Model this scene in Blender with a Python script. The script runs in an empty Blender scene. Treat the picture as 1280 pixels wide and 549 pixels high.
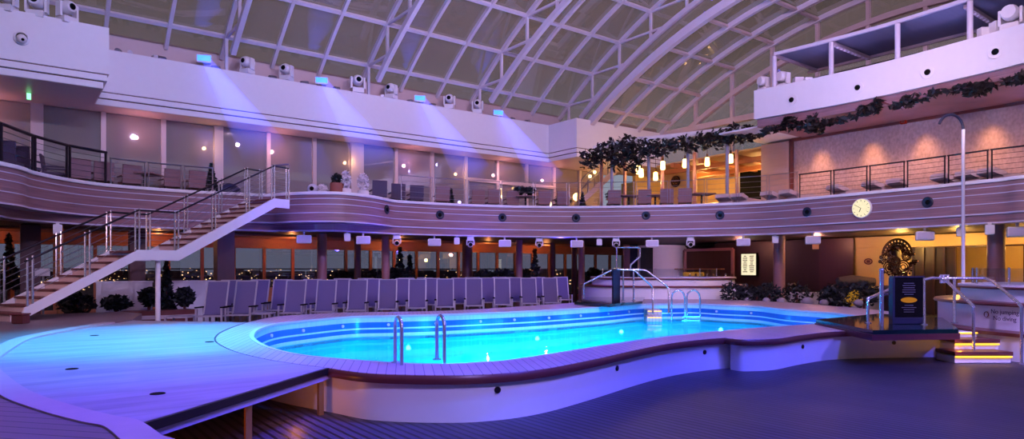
import bpy, math, random
from mathutils import Vector, Matrix
from mathutils.geometry import tessellate_polygon
rnd = random.Random(7)
PI = math.pi
scene = bpy.context.scene
col = scene.collection
R = math.radians
# ------------------------------------------------------------------ view geometry
F, HC, YH = 830.0, 1.6, 337.0            # focal length in pixels (1280 wide), eye height, horizon row
CA, SA = 0.6043, 0.7967                  # view direction in the room's axes (X along the long window wall, Y towards it)
def ray(x):
    t = (x - 640) / F
    return CA + SA * t, SA - CA * t
def PD(x, y, D):
    a, b = ray(x)
    return Vector((a * D, b * D, HC + (YH - y) * D / F))
def PZ(x, y, z):
    return PD(x, y, (HC - z) * F / (y - YH))
def PV(x, y, v):
    return PD(x, y, v / ray(x)[1])
def PU(x, y, u):
    return PD(x, y, u / ray(x)[0])
C = 0.51                                 # height of the pool coping and the stage above the deck
ZT, ZB, ZU = 4.01, 2.85, 3.72            # balcony cap, balcony underside, upper deck
ORD = ('first second third fourth fifth sixth seventh eighth ninth tenth eleventh twelfth thirteenth fourteenth fifteenth '
       'sixteenth seventeenth eighteenth nineteenth twentieth').split()
# ------------------------------------------------------------------ materials
def lin(c):
    return tuple((x / 12.92 if x <= 0.04045 else ((x + 0.055) / 1.055) ** 2.4) for x in (v / 255 for v in c)) + (1,)
def nodes(name):
    m = bpy.data.materials.new(name); m.use_nodes = True
    nt = m.node_tree; nt.nodes.clear()
    return m, nt, nt.nodes.new('ShaderNodeOutputMaterial')
def N(nt, kind, **kw):
    n = nt.nodes.new(kind)
    for k, v in kw.items():
        if k in n.inputs: n.inputs[k].default_value = v
        else: setattr(n, k, v)
    return n
def pm(name, c, rough=0.5, metal=0.0, var=0.12, scale=(6, 6, 6), emit=None, es=0.0, bump=0.0, spec=0.5):
    """principled surface whose colour is broken up by a stretched noise"""
    m, nt, out = nodes(name)
    L = nt.links
    p = N(nt, 'ShaderNodeBsdfPrincipled', Roughness=rough, Metallic=metal)
    p.inputs['Specular IOR Level'].default_value = spec
    tc = N(nt, 'ShaderNodeTexCoord'); mp = N(nt, 'ShaderNodeMapping'); mp.inputs['Scale'].default_value = scale
    nz = N(nt, 'ShaderNodeTexNoise', Scale=1.0, Detail=4.0)
    mx = N(nt, 'ShaderNodeMix', data_type='RGBA')
    c = lin(c)
    mx.inputs[6].default_value = tuple(x * (1 - var) for x in c[:3]) + (1,)
    mx.inputs[7].default_value = tuple(min(1, x * (1 + var)) for x in c[:3]) + (1,)
    L.new(tc.outputs['Object'], mp.inputs[0]); L.new(mp.outputs[0], nz.inputs['Vector'])
    L.new(nz.outputs[0], mx.inputs[0]); L.new(mx.outputs[2], p.inputs['Base Color'])
    if emit:
        p.inputs['Emission Color'].default_value = lin(emit); p.inputs['Emission Strength'].default_value = es
    if bump:
        b = N(nt, 'ShaderNodeBump', Strength=bump, Distance=0.02)
        L.new(nz.outputs[0], b.inputs['Height']); L.new(b.outputs[0], p.inputs['Normal'])
    L.new(p.outputs[0], out.inputs[0])
    return m
def planks(name, c, gap, pitch, ang, rough=0.4, var=0.25, line=0.08, wet=0.0):
    """boards: dark joints every `pitch` metres, laid at angle `ang`"""
    m, nt, out = nodes(name); L = nt.links
    p = N(nt, 'ShaderNodeBsdfPrincipled', Roughness=rough)
    tc = N(nt, 'ShaderNodeTexCoord'); mp = N(nt, 'ShaderNodeMapping')
    mp.inputs['Rotation'].default_value = (0, 0, ang); mp.inputs['Scale'].default_value = (1 / pitch, 1 / pitch, 1)
    geo = N(nt, 'ShaderNodeNewGeometry')
    L.new(geo.outputs['Position'], mp.inputs[0])
    sp = N(nt, 'ShaderNodeSeparateXYZ'); L.new(mp.outputs[0], sp.inputs[0])
    fr = N(nt, 'ShaderNodeMath', operation='FRACT'); L.new(sp.outputs[0], fr.inputs[0])
    lt = N(nt, 'ShaderNodeMath', operation='LESS_THAN'); lt.inputs[1].default_value = line; L.new(fr.outputs[0], lt.inputs[0])
    fl = N(nt, 'ShaderNodeMath', operation='FLOOR'); L.new(sp.outputs[0], fl.inputs[0])
    wn = N(nt, 'ShaderNodeTexWhiteNoise', noise_dimensions='1D'); L.new(fl.outputs[0], wn.inputs['W'])
    nz = N(nt, 'ShaderNodeTexNoise', Scale=0.6, Detail=5.0)
    L.new(geo.outputs['Position'], nz.inputs['Vector'])
    ad = N(nt, 'ShaderNodeMath', operation='ADD'); L.new(wn.outputs[0], ad.inputs[0]); L.new(nz.outputs[0], ad.inputs[1])
    hf = N(nt, 'ShaderNodeMath', operation='MULTIPLY'); hf.inputs[1].default_value = 0.5; L.new(ad.outputs[0], hf.inputs[0])
    a = lin(c)
    m1 = N(nt, 'ShaderNodeMix', data_type='RGBA')
    m1.inputs[6].default_value = tuple(x * (1 - var) for x in a[:3]) + (1,); m1.inputs[7].default_value = tuple(x * (1 + var) for x in a[:3]) + (1,)
    L.new(hf.outputs[0], m1.inputs[0])
    m2 = N(nt, 'ShaderNodeMix', data_type='RGBA'); m2.inputs[7].default_value = lin(gap)
    L.new(lt.outputs[0], m2.inputs[0]); L.new(m1.outputs[2], m2.inputs[6]); L.new(m2.outputs[2], p.inputs['Base Color'])
    b = N(nt, 'ShaderNodeBump', Strength=0.35, Distance=0.01, invert=True)
    L.new(lt.outputs[0], b.inputs['Height']); L.new(b.outputs[0], p.inputs['Normal'])
    if wet:
        mr = N(nt, 'ShaderNodeMapRange'); mr.inputs['To Min'].default_value = rough - wet; mr.inputs['To Max'].default_value = rough + wet
        L.new(nz.outputs[0], mr.inputs[0]); L.new(mr.outputs[0], p.inputs['Roughness'])
    L.new(p.outputs[0], out.inputs[0])
    return m
def glow(name, c, s):
    m, nt, out = nodes(name)
    e = N(nt, 'ShaderNodeEmission', Strength=s); e.inputs[0].default_value = lin(c)
    nz = N(nt, 'ShaderNodeTexNoise', Scale=9.0)
    mr = N(nt, 'ShaderNodeMapRange'); mr.inputs['To Min'].default_value = s * .85; mr.inputs['To Max'].default_value = s * 1.15
    nt.links.new(nz.outputs[0], mr.inputs[0]); nt.links.new(mr.outputs[0], e.inputs[1])
    nt.links.new(e.outputs[0], out.inputs[0])
    return m
def glass(name, tint, refl, haze=0.0, glow_tint=(120, 115, 125)):
    """thin pane: mostly see-through, part mirror, a diffuse veil painted in for reflected glow"""
    m, nt, out = nodes(name); L = nt.links
    t = N(nt, 'ShaderNodeBsdfTransparent'); t.inputs[0].default_value = lin(tint)
    g = N(nt, 'ShaderNodeBsdfGlossy', Roughness=0.012); g.inputs[0].default_value = (0.9, 0.9, 0.95, 1)
    lw = N(nt, 'ShaderNodeLayerWeight', Blend=0.25)
    mr = N(nt, 'ShaderNodeMapRange'); mr.inputs['To Min'].default_value = refl; mr.inputs['To Max'].default_value = min(1, refl + .5)
    L.new(lw.outputs['Facing'], mr.inputs[0])
    mx = N(nt, 'ShaderNodeMixShader'); L.new(mr.outputs[0], mx.inputs[0]); L.new(t.outputs[0], mx.inputs[1]); L.new(g.outputs[0], mx.inputs[2])
    last = mx
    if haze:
        d = N(nt, 'ShaderNodeBsdfDiffuse'); d.inputs[0].default_value = lin(glow_tint)
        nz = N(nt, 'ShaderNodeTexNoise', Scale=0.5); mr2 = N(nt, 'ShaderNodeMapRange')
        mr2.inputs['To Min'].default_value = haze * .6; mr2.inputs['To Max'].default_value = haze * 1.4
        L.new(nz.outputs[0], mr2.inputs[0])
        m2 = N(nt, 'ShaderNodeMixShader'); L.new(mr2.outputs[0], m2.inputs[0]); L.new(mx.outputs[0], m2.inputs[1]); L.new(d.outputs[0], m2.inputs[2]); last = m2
    L.new(last.outputs[0], out.inputs[0])
    return m
M = {}
M['white'] = pm('white_paint', (224, 220, 224), 0.5, var=.03)
M['pool_white'] = pm('pool_wall_white', (228, 226, 230), 0.35, var=.02)
M['soffit'] = pm('soffit_paint', (196, 176, 178), 0.45, var=.05)
M['roof_white'] = pm('roof_steel_white', (206, 198, 210), 0.45, var=.04)
M['wood'] = pm('walnut_band', (138, 98, 102), 0.5, var=.6, scale=(1.0, 1.0, 26))
M['dark_wood'] = pm('dark_wood_panel', (62, 36, 34), 0.4, var=.3, scale=(14, 14, .8))
M['red_wood'] = pm('red_brown_trim', (96, 44, 40), 0.35, var=.2, scale=(3, 3, 20))
M['column'] = pm('column_plaster', (150, 104, 108), 0.5, var=.06)
M['pillar'] = pm('pillar_brown', (84, 48, 50), 0.5, var=.15, scale=(8, 8, 1))
M['amber_frame'] = pm('window_frame_wood', (178, 112, 74), 0.5, var=.15, scale=(3, 3, 9))
M['frame'] = pm('window_frame_pale', (196, 180, 182), 0.45, var=.05)
M['steel'] = pm('polished_steel', (214, 214, 222), 0.26, .9, var=.05)
M['satin'] = pm('satin_steel', (150, 145, 155), 0.35, .8, var=.05)
M['dark_metal'] = pm('dark_metal', (42, 34, 44), 0.4, .6, var=.1)
M['black'] = pm('black_plastic', (7, 6, 7), 0.7, var=.1, spec=.1)
M['sling'] = pm('sling_mesh_fabric', (96, 84, 128), 0.75, var=.1, scale=(90, 90, 12))
M['alu'] = pm('lounger_aluminium', (168, 160, 176), 0.4, .3, var=.04)
M['plinth'] = pm('planter_stone', (150, 145, 160), 0.7, var=.15)
M['leaf'] = pm('dark_leaves', (20, 26, 30), 0.6, var=.5, scale=(5, 5, 5))
M['leaf2'] = pm('blue_green_leaves', (34, 42, 48), 0.6, var=.5, scale=(5, 5, 5))
M['vine'] = pm('vine_leaves', (26, 18, 18), 0.6, var=.5, scale=(4, 4, 4))
M['flower'] = pm('white_petals', (226, 216, 226), 0.7, var=.15, scale=(12, 12, 12))
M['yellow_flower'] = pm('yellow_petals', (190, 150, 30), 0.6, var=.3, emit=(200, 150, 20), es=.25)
M['terracotta'] = pm('terracotta_pot', (140, 78, 70), 0.7, var=.15)
M['wicker'] = pm('woven_chair', (140, 104, 108), 0.7, var=.25, scale=(60, 60, 60))
M['dark_chair'] = pm('dark_woven_chair', (74, 58, 84), 0.7, var=.25, scale=(60, 60, 60))
M['cushion'] = pm('pale_cushion', (206, 180, 178), 0.8, var=.08)
M['stone'] = pm('round_stone', (150, 140, 150), 0.8, var=.25)
M['bronze'] = pm('bronze_sculpture', (138, 102, 74), 0.25, .9, var=.4, scale=(9, 9, 9))
M['gold'] = pm('warm_plaster', (204, 172, 122), 0.6, var=.08, scale=(3, 3, 3))
M['tan'] = pm('tan_plaster', (190, 158, 120), 0.6, var=.06, scale=(2, 2, 2))
M['panel'] = pm('woven_wall_panel', (164, 140, 142), 0.7, var=.5, scale=(14, 14, 9), bump=.4)
M['pilaster'] = pm('stone_pilaster', (168, 138, 142), 0.6, var=.1, scale=(2, 2, 22))
M['dark_glass'] = pm('dark_green_glass', (16, 44, 40), 0.05, var=.1, spec=.7)
M['navy'] = pm('navy_panel', (18, 19, 48), 0.5, var=.1)
M['canopy'] = pm('canopy_fabric', (110, 108, 132), 0.6, var=.12, scale=(.4, 8, 1))
M['stripe'] = pm('pale_inlay', (196, 188, 206), 0.4, var=.02)
M['stage'] = pm('stage_boards', (158, 152, 166), 0.42, var=.65, scale=(.9, 7, 1))
M['stage_edge'] = pm('stage_black_edge', (10, 9, 14), 0.5, var=.1)
M['stage_frame'] = pm('stage_aluminium', (170, 165, 200), 0.4, .1, var=.06)
M['stage_leg'] = pm('stage_leg_metal', (190, 150, 90), 0.3, .7, var=.1)
M['band'] = pm('platform_curb', (186, 164, 172), 0.45, var=.1)
M['lip'] = pm('teak_lip', (104, 52, 52), 0.35, var=.2, scale=(4, 4, 30))
M['deck'] = planks('wet_deck', (66, 62, 76), (16, 15, 22), 0.1, 0.0, 0.5, .3, .34, .12)
M['teak'] = planks('teak_platform', (128, 108, 112), (46, 34, 44), 0.13, R(-40), 0.42, .18, .1)
M['coping'] = planks('coping_teak', (186, 166, 172), (120, 100, 112), 0.1, R(28), 0.42, .1, .1)
M['upper_deck'] = planks('upper_deck_boards', (110, 84, 76), (50, 36, 34), 0.14, 0, .6)
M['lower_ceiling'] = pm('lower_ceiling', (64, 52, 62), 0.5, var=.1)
M['amber_ceiling'] = pm('amber_ceiling', (170, 112, 70), 0.45, var=.08)
M['dark_wall'] = pm('dark_brown_wall', (50, 32, 36), 0.5, var=.25, scale=(10, 10, .6))
M['roof_glass'] = glass('roof_glass', (220, 212, 204), 0.09, 0.28, (168, 150, 146))  # diffuse grey stands in for lit haze on the panes
M['win_glass'] = glass('window_glass', (200, 200, 210), 0.12, 0.05)
M['win_glass_up'] = glass('upper_window_glass', (190, 182, 178), 0.24, 0.34, (184, 168, 180))  # diffuse tint painted in for the tan roof reflections
M['clear_glass'] = glass('railing_glass', (225, 232, 240), 0.05, 0.03)
M['led'] = glow('led_panel', (40, 84, 255), 7.0)
M['warm_lamp'] = glow('warm_lamp', (255, 205, 120), 9.0)
M['amber_strip'] = glow('amber_strip', (255, 190, 60), 2.6)
M['clock_face'] = glow('clock_face_lit', (255, 240, 200), 1.0)
M['screen'] = glow('menu_screen', (255, 240, 200), 1.0)
M['uw_lamp'] = glow('underwater_lamp', (200, 255, 255), 14)
M['city'] = glow('city_lamps', (255, 200, 130), 9.0)
M['city_dim'] = pm('city_blocks', (44, 46, 66), .9)
M['photo_amber'] = glow('amber_picture', (220, 140, 50), .55)
def pool_tiles():
    m, nt, out = nodes('pool_wall_tiles'); L = nt.links
    p = N(nt, 'ShaderNodeBsdfPrincipled', Roughness=.25)
    geo = N(nt, 'ShaderNodeNewGeometry'); sp = N(nt, 'ShaderNodeSeparateXYZ'); L.new(geo.outputs['Position'], sp.inputs[0])
    mr = N(nt, 'ShaderNodeMapRange'); mr.inputs['From Min'].default_value = 0; mr.inputs['From Max'].default_value = .5
    L.new(sp.outputs[2], mr.inputs[0])
    cr = N(nt, 'ShaderNodeValToRGB'); cr.color_ramp.interpolation = 'CONSTANT'
    L.new(mr.outputs[0], cr.inputs[0])
    e = cr.color_ramp.elements
    lightc, bluec = lin((176, 224, 238)), lin((36, 100, 190))
    e[0].position, e[0].color = 0, lightc
    e[1].position, e[1].color = .18, bluec
    for pos, c in ((.36, lightc), (.44, bluec), (.70, lightc), (.93, lin((120, 120, 150)))):
        k = e.new(pos); k.color = c
    bk = N(nt, 'ShaderNodeTexBrick', Scale=14.0); bk.inputs['Color1'].default_value = (1, 1, 1, 1); bk.inputs['Color2'].default_value = (.75, .8, .9, 1); bk.inputs['Mortar'].default_value = (.8, .85, .9, 1)
    L.new(geo.outputs['Position'], bk.inputs['Vector'])
    mx = N(nt, 'ShaderNodeMix', data_type='RGBA', blend_type='MULTIPLY'); mx.inputs[0].default_value = .6
    L.new(cr.outputs[0], mx.inputs[6]); L.new(bk.outputs[0], mx.inputs[7]); L.new(mx.outputs[2], p.inputs['Base Color'])
    L.new(p.outputs[0], out.inputs[0]); return m
M['pool_tiles'] = pool_tiles()
M['pool_floor'] = pm('pool_floor_tiles', (150, 226, 232), 0.4, var=.06, scale=(5, 5, 5))
def water():
    m, nt, out = nodes('pool_water'); L = nt.links
    t = N(nt, 'ShaderNodeBsdfTransparent'); t.inputs[0].default_value = lin((90, 236, 255))
    g = N(nt, 'ShaderNodeBsdfGlossy', Roughness=.02)
    nz = N(nt, 'ShaderNodeTexNoise', Scale=2.2, Detail=3.0); b = N(nt, 'ShaderNodeBump', Strength=.12, Distance=.03)
    geo = N(nt, 'ShaderNodeNewGeometry'); L.new(geo.outputs['Position'], nz.inputs['Vector'])
    L.new(nz.outputs[0], b.inputs['Height']); L.new(b.outputs[0], g.inputs['Normal'])
    fr = N(nt, 'ShaderNodeFresnel', IOR=1.33); L.new(b.outputs[0], fr.inputs['Normal'])
    sc = N(nt, 'ShaderNodeMath', operation='MULTIPLY'); sc.inputs[1].default_value = .38; L.new(fr.outputs[0], sc.inputs[0])
    mx = N(nt, 'ShaderNodeMixShader'); L.new(sc.outputs[0], mx.inputs[0]); L.new(t.outputs[0], mx.inputs[1]); L.new(g.outputs[0], mx.inputs[2])
    L.new(mx.outputs[0], out.inputs[0]); return m
M['water'] = water()
# ------------------------------------------------------------------ mesh helpers
class MB:
    def __init__(s): s.v, s.f = [], []
    def add(s, vs, fs):
        o = len(s.v); s.v += [Vector(v) for v in vs]; s.f += [tuple(i + o for i in f) for f in fs]; return s
    def box(s, c, d, rz=0, tilt=None):
        m = Matrix.Rotation(rz, 3, 'Z')
        if tilt: m = m @ Matrix.Rotation(tilt, 3, 'X')
        c = Vector(c); x, y, z = (k / 2 for k in d)
        b = min(x, y, z) * .18
        vs = []
        for sz, i in ((-z, b), (-z + b, 0), (z - b, 0), (z, b)):      # slightly eased top and bottom edges
            vs += [c + m @ Vector(p) for p in ((-x + i, -y + i, sz), (x - i, -y + i, sz), (x - i, y - i, sz), (-x + i, y - i, sz))]
        fs = [(3, 2, 1, 0), (12, 13, 14, 15)]
        for k in range(3):
            for j in range(4): fs.append((4 * k + j, 4 * k + (j + 1) % 4, 4 * k + 4 + (j + 1) % 4, 4 * k + 4 + j))
        return s.add(vs, fs)
    def bar(s, a, b, w, h=None, up=(0, 0, 1)):
        a, b = Vector(a), Vector(b); h = h or w; d = (b - a).normalized(); up = Vector(up)
        if abs(d.dot(up)) > .98: up = Vector((1, 0, 0))
        x = d.cross(up).normalized(); y = x.cross(d).normalized()
        vs = [p + x * (sx * w / 2) + y * (sy * h / 2) for p in (a, b) for sx, sy in ((-1, -1), (1, -1), (1, 1), (-1, 1))]
        return s.add(vs, [(0, 1, 2, 3), (7, 6, 5, 4)] + [(j, j + 4, (j + 1) % 4 + 4, (j + 1) % 4) for j in range(4)])
    def tube(s, pts, r, n=8, closed=False):
        pts = [Vector(p) for p in pts]; k = len(pts); vs, fs = [], []; prev = None
        for i, p in enumerate(pts):
            if closed: d = pts[(i + 1) % k] - pts[i - 1]
            else: d = pts[min(i + 1, k - 1)] - pts[max(i - 1, 0)]
            d.normalize()
            if prev is None:
                up = Vector((0, 0, 1)) if abs(d.z) < .9 else Vector((1, 0, 0)); x = d.cross(up).normalized()
            else: x = (prev - d * prev.dot(d)).normalized()
            prev = x; y = d.cross(x)
            rr = r[i] if isinstance(r, (list, tuple)) else r
            vs += [p + (x * math.cos(2 * PI * j / n) + y * math.sin(2 * PI * j / n)) * rr for j in range(n)]
        for i in range(k if closed else k - 1):
            for j in range(n):
                a, b = i * n, ((i + 1) % k) * n
                fs.append((a + j, a + (j + 1) % n, b + (j + 1) % n, b + j))
        if not closed: fs += [tuple(range(n - 1, -1, -1)), tuple((k - 1) * n + j for j in range(n))]
        return s.add(vs, fs)
    def lathe(s, prof, c=(0, 0, 0), n=24, axis='Z', a0=0, a1=2 * PI):
        c = Vector(c); full = a1 - a0 > 2 * PI - .01; cnt = n if full else n + 1; vs, fs = [], []
        for r, z in prof:
            for j in range(cnt):
                a = a0 + (a1 - a0) * j / n
                p = Vector((r * math.cos(a), r * math.sin(a), z))
                if axis == 'Y': p = Vector((p.x, -p.z, p.y))
                if axis == 'X': p = Vector((p.z, p.x, p.y))
                vs.append(c + p)
        for i in range(len(prof) - 1):
            for j in range(n if full else n):
                k = (j + 1) % cnt
                fs.append((i * cnt + j, i * cnt + k, (i + 1) * cnt + k, (i + 1) * cnt + j))
        return s.add(vs, fs)
    def ball(s, c, r, n=12, m=8):
        r = r if isinstance(r, (tuple, list)) else (r, r, r); c = Vector(c)
        vs = [c + Vector((0, 0, -r[2]))]; fs = []
        for i in range(1, m):
            t = -PI / 2 + PI * i / m
            vs += [c + Vector((r[0] * math.cos(t) * math.cos(2 * PI * j / n), r[1] * math.cos(t) * math.sin(2 * PI * j / n), r[2] * math.sin(t))) for j in range(n)]
        vs.append(c + Vector((0, 0, r[2]))); L = len(vs) - 1
        for j in range(n):
            fs.append((0, 1 + (j + 1) % n, 1 + j)); fs.append((L, L - n + j, L - n + (j + 1) % n))
            for i in range(m - 2):
                a = 1 + i * n; fs.append((a + j, a + (j + 1) % n, a + n + (j + 1) % n, a + n + j))
        return s.add(vs, fs)
    def prism(s, poly, z0, z1, holes=()):
        """flat slab from one outline (and holes), in plan"""
        loops = [list(poly)] + [list(h) for h in holes]
        flat = [p for l in loops for p in l]; n = len(flat)
        tris = tessellate_polygon([[Vector((p[0], p[1], 0)) for p in l] for l in loops])
        vs = [(p[0], p[1], z1) for p in flat] + [(p[0], p[1], z0) for p in flat]; fs = []
        for t in tris:
            a, b, c = (Vector((flat[i][0], flat[i][1], 0)) for i in t)
            t = tuple(t) if (b - a).cross(c - a).z > 0 else tuple(reversed(t))
            fs.append(t); fs.append(tuple(i + n for i in reversed(t)))
        o = 0
        for l in loops:
            k = len(l)
            for j in range(k): fs.append((o + j, o + j + n, o + (j + 1) % k + n, o + (j + 1) % k))
            o += k
        return s.add(vs, fs)
    def sweep(s, path, prof, closed=True, loop=False):
        """profile (offset to the right of the path, height) carried along a plan path"""
        path = [Vector((p[0], p[1], 0)) for p in path]; k = len(path); m = len(prof); vs, fs = [], []
        for i, p in enumerate(path):
            a = path[i] - path[i - 1] if (i or loop) else path[1] - path[0]
            b = path[(i + 1) % k] - path[i] if (i < k - 1 or loop) else path[-1] - path[-2]
            a.normalize(); b.normalize()
            n1, n2 = Vector((a.y, -a.x, 0)), Vector((b.y, -b.x, 0)); nn = (n1 + n2).normalized()
            nn /= max(.35, nn.dot(n1))
            vs += [(p.x + nn.x * o, p.y + nn.y * o, z) for o, z in prof]
        for i in range(k if loop else k - 1):
            for j in range(m if closed else m - 1):
                a, b, j2 = i * m, ((i + 1) % k) * m, (j + 1) % m
                fs.append((a + j, b + j, b + j2, a + j2))
        if closed and not loop: fs += [tuple(range(m)), tuple((k - 1) * m + j for j in range(m - 1, -1, -1))]
        return s.add(vs, fs)
    def leaves(s, c, rad, n, size, r=rnd, shell=.35, cone=False):
        c = Vector(c); rad = rad if isinstance(rad, (tuple, list)) else (rad,) * 3
        for _ in range(n):
            d = Vector((r.gauss(0, 1), r.gauss(0, 1), r.gauss(0, 1))).normalized() * (shell + (1 - shell) * r.random()) ** .6
            if cone:
                h = r.random() ** 1.5; a = r.random() * 2 * PI; q = (1 - h) * (.55 + .45 * r.random())
                d = Vector((q * math.cos(a), q * math.sin(a), 2 * h - 1))
            p = c + Vector((d.x * rad[0], d.y * rad[1], d.z * rad[2]))
            a = Vector((r.gauss(0, 1), r.gauss(0, 1), r.gauss(0, .7))).normalized(); b = a.orthogonal().normalized()
            b = (Matrix.Rotation(r.random() * 6.28, 3, a) @ b); k = size * (.6 + .8 * r.random())
            s.add([p - a * k, p + b * k * .45, p + a * k, p - b * k * .45], [(0, 1, 2, 3)])
        return s
    def xf(s, loc, rz=0):
        m = Matrix.Rotation(rz, 3, 'Z'); s.v = [m @ v + Vector(loc) for v in s.v]; return s
    def build(s, name, mat, parent=None, smooth=False, origin=None, **kw):
        me = bpy.data.meshes.new(name)
        if parent is not None: off = WL[parent.name]
        elif origin is not None: off = Vector(origin)
        else:
            xs = [v.x for v in s.v]; ys = [v.y for v in s.v]
            off = Vector(((min(xs) + max(xs)) / 2, (min(ys) + max(ys)) / 2, min(v.z for v in s.v)))
        me.from_pydata([v - off for v in s.v], [], s.f); me.validate()
        me.materials.append(M[mat] if isinstance(mat, str) else mat)
        o = bpy.data.objects.new(name, me); col.objects.link(o)
        if parent is not None: o.parent = parent; WL[o.name] = off.copy()
        else: o.location = off; WL[o.name] = off.copy()
        if smooth:
            for p in me.polygons: p.use_smooth = True
            me.set_sharp_from_angle(angle=R(40))
        if kw: tag(o, **kw)
        return o
WL = {}
def tag(o, label=None, cat=None, group=None, kind=None):
    if label: o['label'] = label
    if cat: o['category'] = cat
    if group: o['group'] = group
    if kind: o['kind'] = kind
    return o
def thing(name, label, cat, loc=(0, 0, 0), group=None, kind=None):
    o = bpy.data.objects.new(name, None); col.objects.link(o); o.empty_display_size = .1
    o.location = loc; WL[o.name] = Vector(loc)
    return tag(o, label, cat, group, kind)
def struct(name, mb, mat, smooth=False):
    return mb.build(name, mat, smooth=smooth, kind='structure')
def dup(o, loc=None, rz=None, label=None, group=None, parent=None, sc=None):
    c = o.copy(); col.objects.link(c)
    if parent is not None: c.parent = parent
    if loc is not None: c.location = loc; WL[c.name] = Vector(loc)
    if rz is not None: c.rotation_euler = (0, 0, rz)
    if sc is not None: c.scale = (sc, sc, sc)
    if label: c['label'] = label
    if group: c['group'] = group
    for ch in list(o.children): dup(ch, parent=c)
    return c
class Repeat:
    """first call places the original, later calls place copies of it and its parts"""
    def __init__(s, proto): s.p, s.used = proto, False
    def put(s, loc, rz, label, group=None, sc=None):
        if not s.used:
            s.used = True; o = s.p; o.location = loc; o.rotation_euler = (0, 0, rz); o['label'] = label
            if group: o['group'] = group
            if sc: o.scale = (sc, sc, sc)
            return o
        return dup(s.p, loc, rz, label, group, sc=sc or 1.0)
def smooth_path(pts, n=6, loop=False):
    pts = [Vector((p[0], p[1], 0)) for p in pts]; k = len(pts); out = []
    for i in range(k if loop else k - 1):
        g = (lambda j: pts[j % k]) if loop else (lambda j: pts[max(0, min(k - 1, j))])
        p0, p1, p2, p3 = g(i - 1), g(i), g(i + 1), g(i + 2)
        for q in range(n):
            t = q / n
            out.append(.5 * ((2 * p1) + (p2 - p0) * t + (2 * p0 - 5 * p1 + 4 * p2 - p3) * t * t + (3 * p1 - p0 - 3 * p2 + p3) * t ** 3))
    if not loop: out.append(pts[-1])
    return [(p.x, p.y) for p in out]
def uv(x, y, z):
    p = PZ(x, y, z); return (p.x, p.y)
FACE = math.atan2(-CA, SA)               # rotz that turns a thing's local -Y towards the viewer's side of the hall
# ================================================================== THE SETTING
# ---- pool outlines (plan), counter-clockwise from the stage side
COP_OUT_NEAR = [uv(*p, C) for p in ((275, 416.8), (270, 423.7), (276, 431), (299.5, 441), (344, 451), (409.6, 460), (460, 466.5), (540, 469), (611, 467.6),
                                     (679, 461), (739, 449.7), (799, 436.5), (839, 429), (878, 424.3), (907.5, 422))]
COP_OUT_R = [uv(*p, C) for p in ((907.6, 422.4), (922, 424), (939.5, 424.3), (972.6, 423), (1001, 418.9), (1041, 414.5), (1091, 413), (1140, 412.5), (1190, 412))]
COP_OUT_FAR = [(15.6, 6.3), (17.4, 7.2), uv(1100, 388, C), (19.9, 10.6), uv(982, 378, C), (20.7, 13.9), (20.0, 15.6), (18.6, 16.5), (16.8, 16.6), uv(716, 378.6, C), uv(627, 384.7, C), uv(560, 388.4, C), uv(480, 390, C), uv(419, 391, C),
               uv(378, 393.4, C), uv(344, 396, C), uv(310, 403, C), uv(285.7, 411.6, C)]
cop_out = smooth_path(COP_OUT_NEAR, 5) + smooth_path(COP_OUT_R, 5) + smooth_path(COP_OUT_FAR, 5)
POOL_IN = [uv(*p, C) for p in ((316.7, 416.8), (316.5, 422), (325, 428.8), (344, 436.4), (378.6, 443.6), (440, 449.6), (500, 453.6), (545, 454.8), (590, 453.4), (639, 449.4), (699, 440.5),
                                (759, 431), (799, 425), (840, 420), (911, 412.8), (958, 409), (1020, 405))] + \
          [(14.4, 6.95), uv(1077, 396, C), (16.7, 8.7), uv(982, 386.7, C), (17.75, 11.3), uv(904, 381, C), (17.6, 13.5), uv(840, 379.6, C), (16.0, 14.3), uv(760, 383, C), (12.6, 13.8), uv(660, 388.6, C), uv(560, 392.5, C), (7.4, 14.25),
           uv(440, 395.4, C), uv(378.6, 400.6, C), uv(344, 404.7, C), uv(323.6, 411, C)]
pool_in = smooth_path(POOL_IN, 5, loop=True)
# ---- deck floor with the basin cut out
struct('floor', MB().prism([(-12, -7), (30, -7), (30, 28), (-12, 28)], -.06, 0, [pool_in]), 'deck')
# ---- the pool: one fixed thing with its parts
pool = thing('swimming_pool', 'raised kidney-shaped swimming pool with glowing turquoise water and teak coping', 'pool', (9, 10.5, 0))
wall_path = cop_out
MB().sweep(wall_path, [(-.07, 0), (-.07, C - .1)], closed=False, loop=True).build('outer_wall', 'pool_white', pool, smooth=True)
MB().prism(cop_out, C - .05, C, [pool_in]).build('coping', 'coping', pool)
MB().sweep(cop_out, [(-.09, C - .1), (.0, C - .1), (.02, C - .06), (.02, C - .03), (.005, C - .006), (-.09, C - .03)], loop=True).build('coping_lip', 'lip', pool, smooth=True)
MB().sweep(pool_in, [(0, C - .05), (0, -1.15)], closed=False, loop=True).build('basin_wall', 'pool_tiles', pool, smooth=True)
MB().prism(pool_in, -1.25, -1.15).build('basin_floor', 'pool_floor', pool)
_t = tessellate_polygon([[Vector((q[0], q[1], 0)) for q in pool_in]]); _v = [(q[0], q[1], .02) for q in pool_in]
_f = [tuple(t) if (Vector(_v[t[1]]) - Vector(_v[t[0]])).cross(Vector(_v[t[2]]) - Vector(_v[t[0]])).z > 0 else tuple(reversed(t)) for t in _t]
MB().add(_v, _f).build('water_surface', 'water', pool)
inner_edge = [(p[0], p[1]) for p in pool_in]
MB().sweep(inner_edge, [(-.02, C + .001), (.015, C + .006), (.05, C + .006), (.05, C - .04), (-.02, C - .04)], loop=True).build('coping_inner_edge', 'stripe', pool, smooth=True)
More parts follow.
